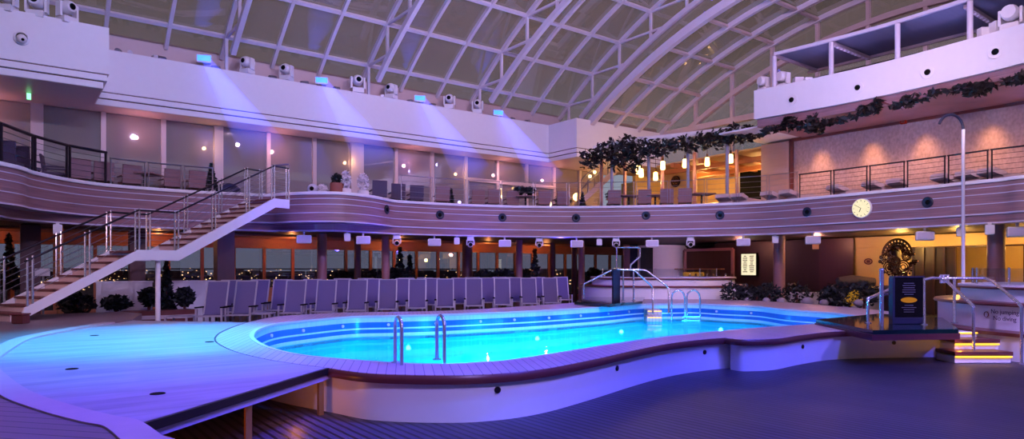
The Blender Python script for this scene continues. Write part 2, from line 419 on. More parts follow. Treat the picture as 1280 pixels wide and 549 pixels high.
for x, y in ((625, 489), (777, 461), (885, 441), (1007, 434), (1121, 429)):      # round jets on the outer wall
    z = .51 - .51 * ((y - 462) / 60 if x < 700 else .45)
    best = min(cop_out, key=lambda p: abs(640 + F * ((p[0] * SA - p[1] * CA) / (p[0] * CA + p[1] * SA)) - x) + (100 if p[0] * CA + p[1] * SA > 13 else 0))
    D = best[0] * CA + best[1] * SA; z = max(.12, min(.38, HC + (YH - y) * D / F))
    i = cop_out.index(best); a, b = cop_out[i - 1], cop_out[(i + 1) % len(cop_out)]
    d = Vector((b[0] - a[0], b[1] - a[1], 0)).normalized(); n = Vector((d.y, -d.x, 0))
    p = Vector((best[0], best[1], z)) - n * .075
    MB().tube([p, p + n * .018], .036, 14).build('wall_jet', 'dark_metal', pool, smooth=True)
LIGHT_UW = [(4.4, 9.6), (6.2, 11.6), (9.0, 11.9), (11.4, 12.1), (14.6, 12.3)]
# little fittings along the far tiled wall
far_path = [p for p in pool_in if p[1] > 10.5 and p[0] > 4]
acc, last = 0, None
for p in far_path:
    if last is not None: acc += math.dist(p, last)
    if last is not None and acc > 1.0:
        acc = 0; d = Vector((p[0] - last[0], p[1] - last[1], 0)).normalized(); n = Vector((-d.y, d.x, 0))
        q = Vector((p[0], p[1], .29)); MB().tube([q - n * .01, q + n * .03], .035, 10).build('inlet_fitting', 'stripe', pool)
    last = p
# pool steps under the far landing
for k, (z, y, D) in enumerate(((.36, 386, 20.75), (.19, 393, 20.35))):
    q = PD(816, y, D); q.z = z
    MB().box((q.x, q.y, z - .14), (.46, .5, .28), FACE).build('pool_step', 'coping', pool)
    MB().box((0, -.26, -.05), (.42, .02, .02)).xf(q, FACE).build('step_light', 'amber_strip', pool)
# ---- balcony edge: traced from the cap of the wood band
TOPC = [(-40, 193), (0, 202), (40, 213.5), (80, 222), (120, 228), (160, 232), (210, 236), (256, 239), (300, 241), (338, 242.3), (356, 241), (390, 239.6), (427, 240), (460, 243.6), (480, 247.4), (494, 250),
        (515, 251.5), (540, 253), (600, 255.7), (669, 257.4), (720, 257.8), (760, 257.4), (840, 256), (900, 254), (960, 251), (1042, 243.6), (1100, 238), (1160, 232.3), (1204, 227.5), (1252, 222.5), (1280, 219)]
edge = [uv(x, y, ZT) for x, y in TOPC]
edge = [(-6.5, 12.5), (-3.2, 15.2)] + edge[1:] + [(21.1, 4.4), (19.9, 1.5), (17.5, -1.5)]
def bal(x):                                    # depth of the balcony edge in the photo's column x
    for (x0, y0), (x1, y1) in zip(TOPC, TOPC[1:]):
        if x0 <= x <= x1:
            y = y0 + (y1 - y0) * (x - x0) / (x1 - x0); return (HC - ZT) * F / (y - YH)
    return (HC - ZT) * F / ((TOPC[-1][1] if x > 1280 else TOPC[0][1]) - YH)
bpath = smooth_path(edge, 5)
wall_b = thing('wall_balcony', None, None, (bpath[0][0], bpath[0][1], ZB), kind='structure')
ZL = 3.1
MB().sweep(bpath, [(-.06, ZL), (0, ZL), (0, ZT - .09), (-.06, ZT - .09)]).build('wood_band', 'wood', wall_b, smooth=True)
def inset_path(path, f):
    out = []
    for i, p in enumerate(path):
        a, b = Vector(path[max(0, i - 1)]), Vector(path[min(len(path) - 1, i + 1)]); d = (b - a).normalized(); k = f(p)
        out.append((p[0] - d.y * k, p[1] + d.x * k))
    return out
def recess(p):
    w1 = max(0, min(1, (2.2 - p[0]) / 1.5)) if p[1] > 10 else 0
    w2 = max(0, 1 - abs(p[0] - 8.4) / 2.3) if p[1] > 15 else 0
    return .02 + .42 * w1 + .75 * min(1, w2 * 1.6)
bpath2 = inset_path(bpath, recess)
MB().sweep(bpath2, [(-.06, ZB), (0, ZB), (0, ZL), (-.06, ZL)]).build('lower_wood_band', 'wood', wall_b, smooth=True)
MB().sweep(bpath2, [(-.5, ZB - .03), (.035, ZB - .03), (.035, ZB + .015), (-.5, ZB + .015)]).build('bottom_trim', 'stripe', wall_b, smooth=True)
MB().sweep(bpath, [(-.9, ZL - .03), (.03, ZL - .03), (.03, ZL + .01), (-.9, ZL + .01)]).build('bulge_soffit', 'stripe', wall_b, smooth=True)
for z in (3.36, 3.62, 3.80):
    MB().sweep(bpath, [(-.01, z - .012), (.012, z - .012), (.012, z + .012), (-.01, z + .012)]).build('inlay_stripe', 'stripe', wall_b, smooth=True)
MB().sweep(bpath, [(-.16, ZT - .09), (.05, ZT - .09), (.06, ZT - .05), (.05, ZT), (-.16, ZT)]).build('cap', 'white', wall_b, smooth=True)
MB().sweep(bpath, [(-.12, ZU - .3), (-.06, ZU - .3), (-.06, ZT - .05), (-.12, ZT - .05)]).build('inner_parapet', 'white', wall_b, smooth=True)
# ---- upper deck slab and the ceiling below it
slab = inset_path(bpath, lambda p: .06 + recess(p))
outer = [(17.5, -6.4), (29.5, -6.4), (29.5, 27.5), (-11.5, 27.5), (-11.5, 12.5)]
struct('floor_upper', MB().prism(inset_path(bpath, lambda p: .1) + outer, ZU - .3, ZU), 'upper_deck')
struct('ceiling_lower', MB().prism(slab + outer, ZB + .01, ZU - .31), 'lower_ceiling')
strip = thing('trim_ceiling_amber', None, None, (10, 25, ZB - .05), kind='structure')
MB().prism([(-4, 24.2), (22, 24.2), (22, 25.9), (-4, 25.9)], ZB - .06, ZB - .005).build('ceiling_panel', 'amber_ceiling', strip)
# ---- left wall, lower deck: a run of picture windows
VL = 26.0
struct('wall_left_header', MB().box((9, VL + .05, 2.66), (42, .2, .36)).box((9, VL + .05, .1), (42, .2, .2)), 'amber_frame')
for i in range(29):
    u0 = -3.2 + 1.1 * i
    w = MB().box((u0, VL, 1.33), (.1, .14, 2.3)).box((u0 + .55, VL, 2.44), (1.0, .1, .08)).box((u0 + .55, VL, .24), (1.0, .1, .08)).build('window_%d' % (i + 1), 'amber_frame', kind='structure')
    MB().box((u0 + .55, VL, 1.34), (1.0, .012, 2.12)).build('pane', 'win_glass', w)
struct('trim_outside_rail', MB().bar((-4, 27.0, 1.62), (25, 27.0, 1.62), .05).bar((-4, 27.0, 1.3), (25, 27.0, 1.3), .03), 'dark_metal')
# ---- left wall, upper deck
VU = 23.3
struct('wall_left_upper', MB().box((8.5, VU + .12, 6.62), (40, .3, .42)).box((8.5, VU + .1, ZU + .06), (40, .2, .12)), 'frame')
wide = {3: .3, 6: .28, 9: .5}
for i in range(17):
    u0 = -4.21 + 1.62 * i
    w = wide.get(i, .13)
    m = MB().box((u0, VU, (ZU + 6.42) / 2), (w, .22 if w > .2 else .16, 6.42 - ZU)).box((u0 + .81, VU, ZU + .16), (1.5, .1, .09))
    if 12 <= i <= 14: m.box((u0 + .81, VU - .01, 5.38), (1.5, .14, .16))
    w = m.build('window_%d' % (i + 30), 'frame', kind='structure')
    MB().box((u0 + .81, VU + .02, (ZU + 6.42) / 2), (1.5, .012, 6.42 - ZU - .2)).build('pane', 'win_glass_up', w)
# ---- white fascia round the roof opening
fp = [(-11.8, 20.2), (2.1, 20.2), (2.1, 22.2), (18.85, 22.2), (18.85, 20.4), (24.3, 20.4)]
prof = [(-.05, 6.7), (0, 6.7), (0, 7.92), (-.12, 7.92), (-.12, 6.75)]
fas = thing('wall_left_fascia', None, None, (8, 22.2, 6.4), kind='structure')
MB().sweep(fp, [(-.02, 6.7), (0, 6.7), (0, 7.92), (-.25, 7.92), (-.25, 6.7)]).build('fascia_face', 'white', fas)
MB().sweep(fp, [(-.1, 6.525), (-.04, 6.525), (-.04, 6.675), (-.1, 6.675)]).build('fascia_step', 'white', fas)
MB().sweep(fp, [(-.2, 6.34), (-.12, 6.34), (-.12, 6.5), (-.2, 6.5)]).build('fascia_step', 'white', fas)
MB().sweep(fp, [(-.1, 6.67), (-.045, 6.67), (-.045, 6.705), (-.1, 6.705)]).build('shadow_gap', 'red_wood', fas)
MB().sweep(fp, [(-.2, 6.495), (-.125, 6.495), (-.125, 6.53), (-.2, 6.53)]).build('shadow_gap', 'red_wood', fas)
struct('ceiling_upper_left', MB().prism([(-11.8, 20.35), (1.95, 20.35), (1.95, 22.35), (19.0, 22.35), (19.0, 20.55), (24.3, 20.55), (24.3, 23.7), (-11.8, 23.7)], 6.33, 6.42), 'soffit')
gut = [(-11.8, 22.0), (24.3, 22.0)]
struct('trim_gutter', MB().prism([(-11.8, 20.4), (1.9, 20.4), (1.9, 22.4), (19.05, 22.4), (19.05, 20.6), (24.3, 20.6), (24.3, 23.6), (-11.8, 23.6)], 7.7, 7.86)
       .box((4.2, 23.0, 8.22), (32, .12, .82)).box((22.1, 20.75, 7.98), (4.2, .1, .36)), 'soffit')
# ---- end wall above the far bar, and its arched gable
struct('wall_end', MB().box((28.6, 10, 5.15), (.25, 34, 2.9)), 'gold')
struct('wall_end_lower', MB().box((28.6, 10, 1.42), (.25, 34, 2.82)), 'dark_wall')
struct('ceiling_end', MB().prism([(23.4, 13.4), (28.5, 13.4), (28.5, 23.2), (19.2, 23.2), (19.2, 20.7), (24, 20.7)], 6.36, 6.43), 'tan')
struct('trim_ceiling_beams', MB().box((25.9, 14.8, 6.25), (4.6, .16, .2)).box((25.9, 16.3, 6.25), (4.6, .16, .2)).box((25.9, 17.8, 6.25), (4.6, .16, .2))
       .box((25.9, 19.3, 6.25), (4.6, .16, .2)).box((26.4, 17, 6.1), (.18, 7.5, .2)).box((24.4, 17, 6.12), (.16, 7.5, .2)), 'amber_frame')
struct('wall_side_bar', MB().box((27, 23.2, 5.0), (3.2, .2, 2.8)), 'gold')
# ---- glass roof: sliding barrel section, fixed section, gable
V0 = 9.5
def arc(Rr, z0, v): return z0 - Rr + math.sqrt(max(0, Rr * Rr - (v - V0) ** 2))
roof = thing('ceiling', None, None, (8, V0, 8), kind='structure')
def rib_arc(u, Rr, z0, va, vb, w, h, dz=0, n=40):
    m = MB(); pts = [(va + (vb - va) * i / n) for i in range(n + 1)]
    vs, fs = [], []
    for v in pts:
        a = math.asin((v - V0) / Rr); nx, nz = math.sin(a), math.cos(a); z = arc(Rr, z0, v)
        for du, dn in ((-w / 2, -h / 2), (w / 2, -h / 2), (w / 2, h / 2), (-w / 2, h / 2)):
            vs.append((u + du, v + nx * (dn + dz), z + nz * (dn + dz)))
    for i in range(n):
        for j in range(4): fs.append((4 * i + j, 4 * i + (j + 1) % 4, 4 * i + 4 + (j + 1) % 4, 4 * i + 4 + j))
    fs += [(3, 2, 1, 0), tuple(4 * n + j for j in range(4))]
    return m.add(vs, fs)
RS, ZS, RF, ZF = 21.0, 13.3, 19.4, 11.25
thetas = [R(a) for a in (37.4, 32.4, 27.35, 22.3, 17.25, 12.2, 7.1, 2.1, -3, -8, -13, -18, -23, -28, -33)]
VB, VE = 22.9, -3.4
us = [.65 - 1.62 * 3 + 1.62 * k for k in range(16)]
for k, u in enumerate(us):
    if k % 3 == 0 and u > -5:
        t = thing('roof_truss', None, None, (u, V0, 8)); t.parent = roof; t.location = Vector((u, V0, 8)) - WL[roof.name]
        rib_arc(u, RS, ZS, VB, VE, .13, .16).build('top_chord', 'roof_white', t)
        rib_arc(u, RS, ZS, 22.1, VE + .5, .15, .2, -1.05).build('lower_chord', 'roof_white', t)
        m = MB()
        for i, th in enumerate(thetas):
            v, z = V0 + RS * math.sin(th), ZS - RS + RS * math.cos(th)
            if v > 22.3 or v < -2: continue
            rl = RS - 1.05
            if abs(v - V0) < rl:                                   # vertical post from the chord above
                m.bar((u, v, z), (u, v, ZS - RS + math.sqrt(rl * rl - (v - V0) ** 2)), .09)
            vv = math.sqrt(max(0, rl * rl - (z - .02 - ZS + RS) ** 2)); vv = V0 + vv * (1 if th > 0 else -1)
            if abs(vv - v) < 4: m.bar((u, v, z - .02), (u, vv, z - .02), .08)
        m.build('brace', 'roof_white', t)
    else:
        rib_arc(u, RS, ZS, VB, VE, .11, .14).build('roof_rib', 'roof_white', roof)
for th in thetas[:10]:
    v, z = V0 + RS * math.sin(th), ZS - RS + RS * math.cos(th)
    MB().bar((us[0], v, z), (us[-1], v, z), .12, .1, up=(0, math.sin(th), math.cos(th))).build('purlin', 'roof_white', roof)
def glazing(u0, u1, Rr, z0, va, vb, name='glazing'):
    m = MB(); n = 30
    for i in range(n):
        v1, v2 = va + (vb - va) * i / n, va + (vb - va) * (i + 1) / n
        z1, z2 = arc(Rr, z0, v1) + .09, arc(Rr, z0, v2) + .09
        m.add([(u0, v1, z1), (u1, v1, z1), (u1, v2, z2), (u0, v2, z2)], [(0, 1, 2, 3)])
    return m.build(name, 'roof_glass', roof)
for a, b in zip(us, us[1:]): glazing(a + .06, b - .06, RS, ZS, VB, VE)
fu = [19.75, 21.15, 22.65, 24.15]
for k, u in enumerate(fu):
    rib_arc(u, RF, ZF, 20.6, -1.6, .15 if k else .22, .18 if k else .3).build('roof_rib', 'roof_white', roof)
tf = [R(a) for a in (32, 26.5, 21, 15.5, 10, 4.5, -1, -7, -13, -19, -25)]
for th in tf:
    v, z = V0 + RF * math.sin(th), ZF - RF + RF * math.cos(th)
    MB().bar((fu[0], v, z), (fu[-1], v, z), .12, .1, up=(0, math.sin(th), math.cos(th))).build('purlin', 'soffit', roof)
for a, b in zip(fu, fu[1:]): glazing(a + .07, b - .07, RF, ZF, 20.6, -1.6)
g = MB(); nv = [22.9 - .5 * k for k in range(53)]
lo = lambda v: arc(RF, ZF, v) if v < 20.6 else 7.84
for a, b in zip(nv, nv[1:]): g.add([(20.12, a, lo(a)), (20.12, b, lo(b)), (20.12, b, arc(RS, ZS, b) + .1), (20.12, a, arc(RS, ZS, a) + .1)], [(0, 1, 2, 3)])
g.build('end_glazing', 'roof_glass', roof)
gab = thing('wall_end_gable', None, None, (24.2, V0, 7.8), kind='structure')
rib_arc(24.25, RF, ZF, 20.3, -1.2, .2, .2, -.85).build('lower_arch', 'soffit', gab)
MB().bar((24.25, 20.6, 7.86), (24.25, -2, 7.86), .22, .24).build('tie_beam', 'soffit', gab)
m = MB()
for k in range(12):
    v = 18.5 - 1.85 * k
    m.bar((24.25, v, 6.5), (24.25, v, arc(RF, ZF, v)), .13, .15)
m.build('mullion', 'soffit', gab)
vs = [20.3 - .55 * k for k in range(40)]; g = MB()
for a, b in zip(vs, vs[1:]):
    g.add([(24.3, a, 6.5), (24.3, b, 6.5), (24.3, b, arc(RF, ZF, b)), (24.3, a, arc(RF, ZF, a))], [(0, 1, 2, 3)])
g.build('glazing', 'roof_glass', gab)
# ---- right end: panelled wall, pilaster, white box above, canopy
UP = 23.3
struct('wall_right_panel', MB().box((UP + .06, 6.9, 5.1), (.1, 13.1, 2.9)), 'panel')
struct('trim_panel_frame', MB().box((UP, 6.9, 6.42), (.1, 13.2, .12)).box((UP, 13.42, 5.08), (.1, .12, 2.72)), 'red_wood')
struct('wall_right_pilaster', MB().box((UP + .1, 14.1, 5.05), (.3, 1.15, 2.75)), 'pilaster')
struct('ceiling_upper_right', MB().prism([(20.6, 13.3), (20.75, 9), (20.5, 6), (19.5, 2.5), (18, -1), (24, -1), (24, 14.7), (20.6, 14.7)], 6.5, 6.56), 'white')
bx = smooth_path([(20.25, 13.05), (20.45, 11.0), (20.5, 9.05), (20.3, 7.1), (20.0, 5.43), (18.9, 2.5), (17.3, -.5)], 6)
box = thing('wall_right_box', None, None, (20.4, 8, 6.5), kind='structure')
MB().prism(bx + [(23.8, -.5), (23.8, 13.05)], 6.72, 7.7).build('box_face', 'white', box)
bxi = [(p[0] + .12, p[1] - .05) for p in bx]
MB().prism(bxi + [(23.8, -.5), (23.8, 13.0)], 6.45, 6.72).build('wood_underside', 'wood', box)
for x, y in ((997, 125), (1070, 109.7), (1153.5, 90.5), (1247, 65)):
    a = min(bx, key=lambda p: abs(640 + F * ((p[0] * SA - p[1] * CA) / (p[0] * CA + p[1] * SA)) - x)); D = a[0] * CA + a[1] * SA
    p = Vector((a[0], a[1], HC + (YH - y) * D / F))
    j = MB().lathe([(.02, -.03), (.17, -.03), (.17, .02), (.1, .03), (.1, .0), (.0, .0)], p, 18, 'X').build('nozzle_ring', 'white', box, smooth=True)
    MB().ball(p + Vector((-.02, 0, 0)), .085).build('nozzle', 'black', j, smooth=True)
struct('wall_canopy_back', MB().box((UP + .3, 6.5, 8.05), (.1, 13, 1.2)), 'dark_wall')
can = thing('trim_canopy', None, None, (21, 8, 7.7), kind='structure')
cp = [(p[0] + .15, p[1] - .1) for p in bx if 2 < p[1] < 12.8]
MB().prism(cp + [(23.25, cp[-1][1]), (23.25, cp[0][1])], 8.82, 8.86).build('canopy_sheet', 'canopy', can)
MB().sweep(cp, [(-.05, 8.77), (.04, 8.77), (.04, 8.87), (-.05, 8.87)]).build('front_beam', 'roof_white', can)
MB().bar((23.2, 12.75, 8.77), (23.2, 2, 8.77), .09).build('rear_beam', 'soffit', can)
MB().bar((cp[0][0], cp[0][1], 8.77), (23.2, cp[0][1], 8.77), .09).build('side_beam', 'soffit', can)
for v in (10.6, 6.9):
    b = MB().bar((20.7, v, 8.74), (23.2, v, 8.74), .14, .1).build('cross_beam', 'soffit', can)
    m = MB()
    for k in range(10): m.box((20.85 + .24 * k, v, 8.68), (.07, .07, .03))
    m.build('bulb_strip', 'flower', b)
for x in (969, 1034, 1116, 1212):
    a = min(cp, key=lambda p: abs(640 + F * ((p[0] * SA - p[1] * CA) / (p[0] * CA + p[1] * SA)) - x))
    MB().tube([(a[0], a[1], 7.7), (a[0], a[1], 8.75)], .075, 10).build('post', 'roof_white', can, smooth=True)
# ---- hull closing walls that stand behind and beside the viewer
struct('wall_right', MB().box((8, -6.8, 4.4), (40, .2, 8.8)), 'white')
struct('wall_front', MB().box((-11.8, 10, 4.4), (.2, 34, 8.8)), 'white')
# ---- lower deck end: panels behind the bar
struct('wall_end_panels', MB().box((26.0, 16.2, 1.42), (.2, 5.0, 2.8)), 'dark_wall')
struct('wall_end_gold', MB().box((25.9, 8.0, 2.62), (.2, 12, .42)).box((25.92, 11.35, 1.4), (.2, 1.95, 2.1)), 'gold')
struct('wall_end_wood', MB().box((25.8, 13.0, 1.42), (.2, 1.35, 2.8)), 'dark_wood')
dr = MB()
for k in range(7): dr.box((25.93, 10.3 - .33 * k, 1.2), (.1, .06, 2.4)) if k < 5 else None
dr = dr.box((25.95, 8.7, 2.4), (.12, 3.4, .08)).box((25.95, 7.0, 1.2), (.12, .1, 2.4)).build('door_1', 'dark_wood', kind='structure')
MB().box((25.97, 9.65, 1.2), (.03, 1.4, 2.36)).build('door_leaf', 'dark_wall', dr)
struct('wall_end_amber_room', MB().box((28.2, 6, 1.4), (.1, 9, 2.7)), 'gold')
struct('wall_end_brown', MB().box((25.95, 4.6, 1.42), (.2, 4.7, 2.8)), 'pillar')
for v in (5.0, 1.6): struct('wall_right_pier', MB().box((22.5, v - 1.5, 1.42), (.6, 1.3, 2.82)), 'pillar')
# ---- columns under the balcony
for n, (x, v, r, mat) in enumerate(((402.5, 22.6, .165, 'column'), (447, 24.0, .13, 'pillar'), (482.2, 22.6, .15, 'column'), (584, 23.6, .22, 'pillar'), (649, 22.4, .14, 'column'),
                                     (691, 23.5, .13, 'pillar'), (727, 21.6, .145, 'column'), (718, 23.2, .13, 'pillar'))):
    p = PV(x, 300, v); struct('trim_column', MB().lathe([(r, 0), (r, ZB)], (p.x, p.y, 0), 20), mat, True)
for x, D, r in ((974, 24.6, .205), (1245, 18.6, .21)):
    p = PD(x, 300, D); struct('trim_column', MB().lathe([(r, 0), (r, ZB)], (p.x, p.y, 0), 20), 'column', True)
for x, v, w in ((280, 21.9, .5), (171, 23.4, .42), (38, 22.6, .46)):
    p = PV(x, 300, v); struct('trim_pillar', MB().box((p.x, p.y, ZB / 2), (w, w, ZB)), 'pillar')
# ---- dusk outside: dark ground far below and the lights of the town
struct('ground_outside', MB().add([(-900, 60, -22), (3000, -900, -22), (3000, 3000, -22), (-900, 3000, -22)], [(0, 1, 2, 3)]), 'city_dim')
cm, cb = MB(), MB()
for k in range(1500):
    x = rnd.uniform(-100, 1500); D = rnd.choice((rnd.uniform(700, 1200), rnd.uniform(1000, 2600)))
    a, b = ray(x); z = -20 + rnd.random() ** 3 * (24 if D > 1000 else 10); s = D * .001 * rnd.uniform(.5, 1.5)
    cm.box((a * D, b * D, z), (s, s, s))
for k in range(260):
    x = rnd.uniform(-100, 1500); D = rnd.uniform(1500, 2800); a, b = ray(x); h = rnd.uniform(8, 22) * 1.1
    cb.box((a * D, b * D, -22 + h / 2), (rnd.uniform(20, 60), rnd.uniform(20, 60), h))
cm.build('city_lights', 'city', label='scattered yellow lights of a town at dusk beyond the windows', cat='city lights', kind='stuff')
cb.build('city_blocks', 'city_dim', label='dark low skyline of the town beyond the windows', cat='skyline', kind='stuff')
# ================================================================== THINGS
# ---- stage laid over the deck at the pool's left end
STL = [uv(*p, C) for p in ((165, 401), (150, 403.5), (103, 411.6), (60, 420), (34, 427), (12, 440), (0, 449.5), (-4, 458), (0, 466.7), (34, 492.5), (86, 511.5), (138, 525), (172, 532), (200, 551))]
curve_l = smooth_path(STL, 5)
ring = [p for p in cop_out if True]
i0 = min(range(len(cop_out)), key=lambda i: math.dist(cop_out[i], uv(409.6, 460, C)))
arcp = [cop_out[i] for i in range(0, i0 + 1)]                        # coping from the left tip round to the stage corner
j0 = min(range(len(cop_out)), key=lambda i: math.dist(cop_out[i], uv(310, 403, C)))
arcp = [cop_out[i] for i in range(j0, len(cop_out))] + arcp
e0, e1 = Vector(uv(408, 460, C)), Vector(uv(180, 528, C))
stage_poly = [(p[0] - .03, p[1]) for p in arcp] + [tuple(e0), tuple(e0 + (e1 - e0) * 1.06)] + list(reversed([p for p in curve_l if p[1] > e1.y + .1]))
stage = thing('stage', 'wide pale stage platform with black front edge butted against the left end of the pool', 'stage', (1.6, 10, 0))
MB().prism(stage_poly, C - .02, C + .004).build('stage_top', 'stage', stage)
d = (e1 - e0).normalized(); nrm = Vector((d.y, -d.x)) * -1
if nrm.dot(Vector((-CA, -SA))) < 0: nrm = -nrm
A, B = e0, e0 + (e1 - e0) * 1.1
def fr(t, off, z): q = A + (B - A) * t + nrm * off; return (q.x, q.y, z)
MB().bar(fr(0, .02, C - .035), fr(1, .02, C - .035), .03, .07).build('front_edge', 'stage_edge', stage)
MB().bar(fr(-.02, -.01, C - .1), fr(1, -.01, C - .1), .05, .06).build('front_beam', 'stage_frame', stage)
for t in (.02, .47): MB().bar(fr(t, -.04, 0), fr(t, -.04, C - .13), .055).build('leg', 'stage_leg', stage)
for x, y in ((212, 522), (222, 518)):
    q = PZ(x, 545, 0); MB().tube([(q.x, q.y + .3, 0), (q.x, q.y + .3, C - .05)], .03).build('leg', 'stage_leg', stage)
for x, y in ((90, 462), (197, 493), (118, 420), (262, 428)):
    q = PZ(x, y, C); MB().lathe([(.0, .009), (.06, .009), (.065, .003)], (q.x, q.y, C + .001), 16).build('floor_socket', 'black', stage)
# ---- teak platform curling round the stage's left side
tp = thing('teak_platform', 'curved teak deck platform with a pale curb at the far left, around the stage', 'platform', (-3, 11, 0))
body = curve_l + [(1.1, 3.6), (-.6, 2.9), (-6, 2.9), (-6, 19.4), (2.3, 19.4), (2.6, 18.4)]
MB().prism(body, 0.02, C + .02).build('platform_deck', 'teak', tp)
MB().sweep(curve_l[6:] + [(1.1, 3.6)], [(-.01, C - .06), (.21, C - .06), (.21, C + .035), (-.01, C + .035)]).build('curb', 'band', tp, smooth=True)
# ---- pool ladders
def ladder(x0, y0, name, label, side, gap, hgt):
    """a pair of looped grab rails standing on the coping"""
    base = PZ(x0, y0, C)
    root = thing(name, label, 'pool ladder', base)
    for k in range(2):
        o = base + side * (gap * k); dirn = Vector((side.y, -side.x, 0)) * (1 if name != 'x' else 1)
        pts = [o + Vector((0, 0, -.45 * 0))]
        w = .24; pts = [o, o + Vector((0, 0, hgt - w / 2))]
        for a in range(1, 8):
            t = PI * a / 8; pts.append(o + dirn * (w / 2 * (1 - math.cos(t))) + Vector((0, 0, hgt - w / 2 + w / 2 * math.sin(t))))
        pts += [o + dirn * w + Vector((0, 0, hgt - w / 2)), o + dirn * w + Vector((0, 0, -.75))]
        MB().tube(pts, .021, 10).build('grab_rail', 'steel', root, smooth=True)
        MB().lathe([(.05, 0), (.05, .015), (.0, .016)], o, 14).build('flange', 'steel', root)
    for z in (-.62, -.35):
        a = base + dirn * w + Vector((0, 0, z)); MB().bar(a, a + side * gap, .08, .03).build('step', 'steel', root)
    return root
ladder(494, 453.5, 'pool_ladder', 'polished steel pool ladder on the near coping beside the stage', Vector((.78, -.13, 0)).normalized(), .52, .54)
pl = PZ(851, 395, .12); pl.z = C
side = Vector((SA, -CA, 0)); root = thing('pool_ladder', 'steel pool ladder at the far corner below the round white tub', 'pool ladder', (16.4, 13.3, C))
for x in (843, 862):
    pts = []
    for q, y in ((x - 3.5, 403), (x - 3.5, 372), (x - 2.5, 367), (x + 1, 364), (x + 5, 362.5), (x + 9, 364), (x + 12, 368), (x + 13, 373), (x + 13, 403)): pts.append(PD(q, y, 20.1))
    MB().tube(pts, .026, 10).build('grab_rail', 'steel', root, smooth=True)
for y in (396, 401): MB().bar(PD(853, y, 20.1), PD(874, y, 20.1), .05, .03).build('step', 'steel', root)
# ---- loungers
def make_lounger():
    t = thing('sun_lounger', 'lounger', 'lounger')
    w = .31
    for sx in (-1, 1):
        MB().bar((sx * w, -.38, 0), (sx * w, -.38, .62), .045).build('leg', 'alu', t)
        MB().bar((sx * w, .25, 0), (sx * w, .20, .60), .04).build('leg', 'alu', t)
        MB().bar((sx * w, -.42, .625), (sx * w, .28, .61), .06, .035).build('armrest', 'black', t)
    f = MB()
    for sx in (-1, 1): f.bar((sx * .27, -.36, .40), (sx * .27, .1, .38), .04).bar((sx * .27, .08, .38), (sx * .27, .44, 1.29), .035)
    f.bar((-.31, -.38, .40), (.31, -.38, .40), .045).bar((-.31, .22, .36), (.31, .22, .36), .035).bar((-.27, .44, 1.285), (.27, .44, 1.285), .03)
    f.build('frame', 'alu', t)
    n = 6; vs, fs = [], []
    for i in range(n + 1):
        q = i / n; vs += [(-.255, -.36 + .44 * q, .425 - .03 * math.sin(q * PI)), (.255, -.36 + .44 * q, .425 - .03 * math.sin(q * PI))]
    for i in range(n): fs.append((2 * i, 2 * i + 1, 2 * i + 3, 2 * i + 2))
    MB().add(vs, fs).build('seat', 'sling', t, smooth=True)
    b = MB(); vs, fs = [], []
    for i in range(n + 1):
        q = i / n; y = .08 + .36 * q + .035 * math.sin(q * PI); z = .41 + .875 * q
        vs += [(-.262, y, z), (.262, y, z), (-.262, y + .018, z), (.262, y + .018, z)]
    for i in range(n):
        a = 4 * i; fs += [(a, a + 1, a + 5, a + 4), (a + 3, a + 2, a + 6, a + 7), (a + 2, a, a + 4, a + 6), (a + 1, a + 3, a + 7, a + 5)]
    fs += [(2, 3, 1, 0), (4 * n, 4 * n + 1, 4 * n + 3, 4 * n + 2)]
    b.add(vs, fs).build('backrest', 'sling', t, smooth=True)
    return t
LR = Repeat(make_lounger()); face = math.atan2(-.528, .855)
for name, v, xs in (('front', 18.95, (274, 309, 371, 409, 448, 485.5, 522, 556.5, 592, 627, 660, 686.5)),
                    ('middle', 20.45, (289, 325, 354, 391, 428, 467, 505, 540, 574, 609, 643, 672, 701)),
                    ('back', 21.6, (428, 458, 508, 531, 590, 625))):
    for k, x in enumerate(xs):
        p = PV(x, 345, v); base = Vector((p.x - .44 * .528, p.y - .44 * .855, 0))
        LR.put(base, face + rnd.uniform(-.04, .04), f'grey sling lounger in the {name} row behind the pool, {ORD[k]} from the left', f'sling loungers in the {name} row')
# side tables between them
def make_side():
    t = thing('side_table', 'table', 'side table')
    MB().box((0, 0, .42), (.56, .56, .04)).build('table_top', 'alu', t)
    for sx in (-1, 1):
        for sy in (-1, 1): MB().bar((sx * .25, sy * .25, 0), (sx * .25, sy * .25, .4), .045).build('leg', 'alu', t)
    return t
SR = Repeat(make_side())
for x, l in ((225, 'small square white side table at the left end of the lounger rows'), (328, 'small square white side table between the second and third front loungers')):
    p = PV(x, 386, 18.3); SR.put((p.x, p.y, 0), face, l, 'lounger side tables')
# ---- upper-deck seating
def make_chair(mat, name='deck_chair'):
    t = thing(name, 'chair', 'chair')
    MB().box((0, 0, .44), (.5, .5, .07)).build('seat', mat, t)
    MB().box((0, .25, .70), (.5, .05, .5), tilt=R(-8)).build('backrest', mat, t)
    for sx in (-1, 1):
        MB().box((sx * .25, 0, .62), (.05, .5, .04)).build('armrest', mat, t)
        for sy in (-1, 1): MB().bar((sx * .22, sy * .21, 0), (sx * .22, sy * .21, .42), .04).build('leg', 'dark_metal', t)
    return t
def updeck(x, back): D = bal(x) + back; p = PD(x, 300, D); return Vector((p.x, p.y, ZU))
CR = Repeat(make_chair('wicker')); DR = Repeat(make_chair('dark_chair'))
for k, (x, b) in enumerate(((98, .75), (127, .6), (162, .6), (213, .6), (243, .55))):
    CR.put(updeck(x, b), R(188), f'brown woven chair on the upper left balcony, {ORD[k]} from the left', 'woven chairs on the upper left balcony')
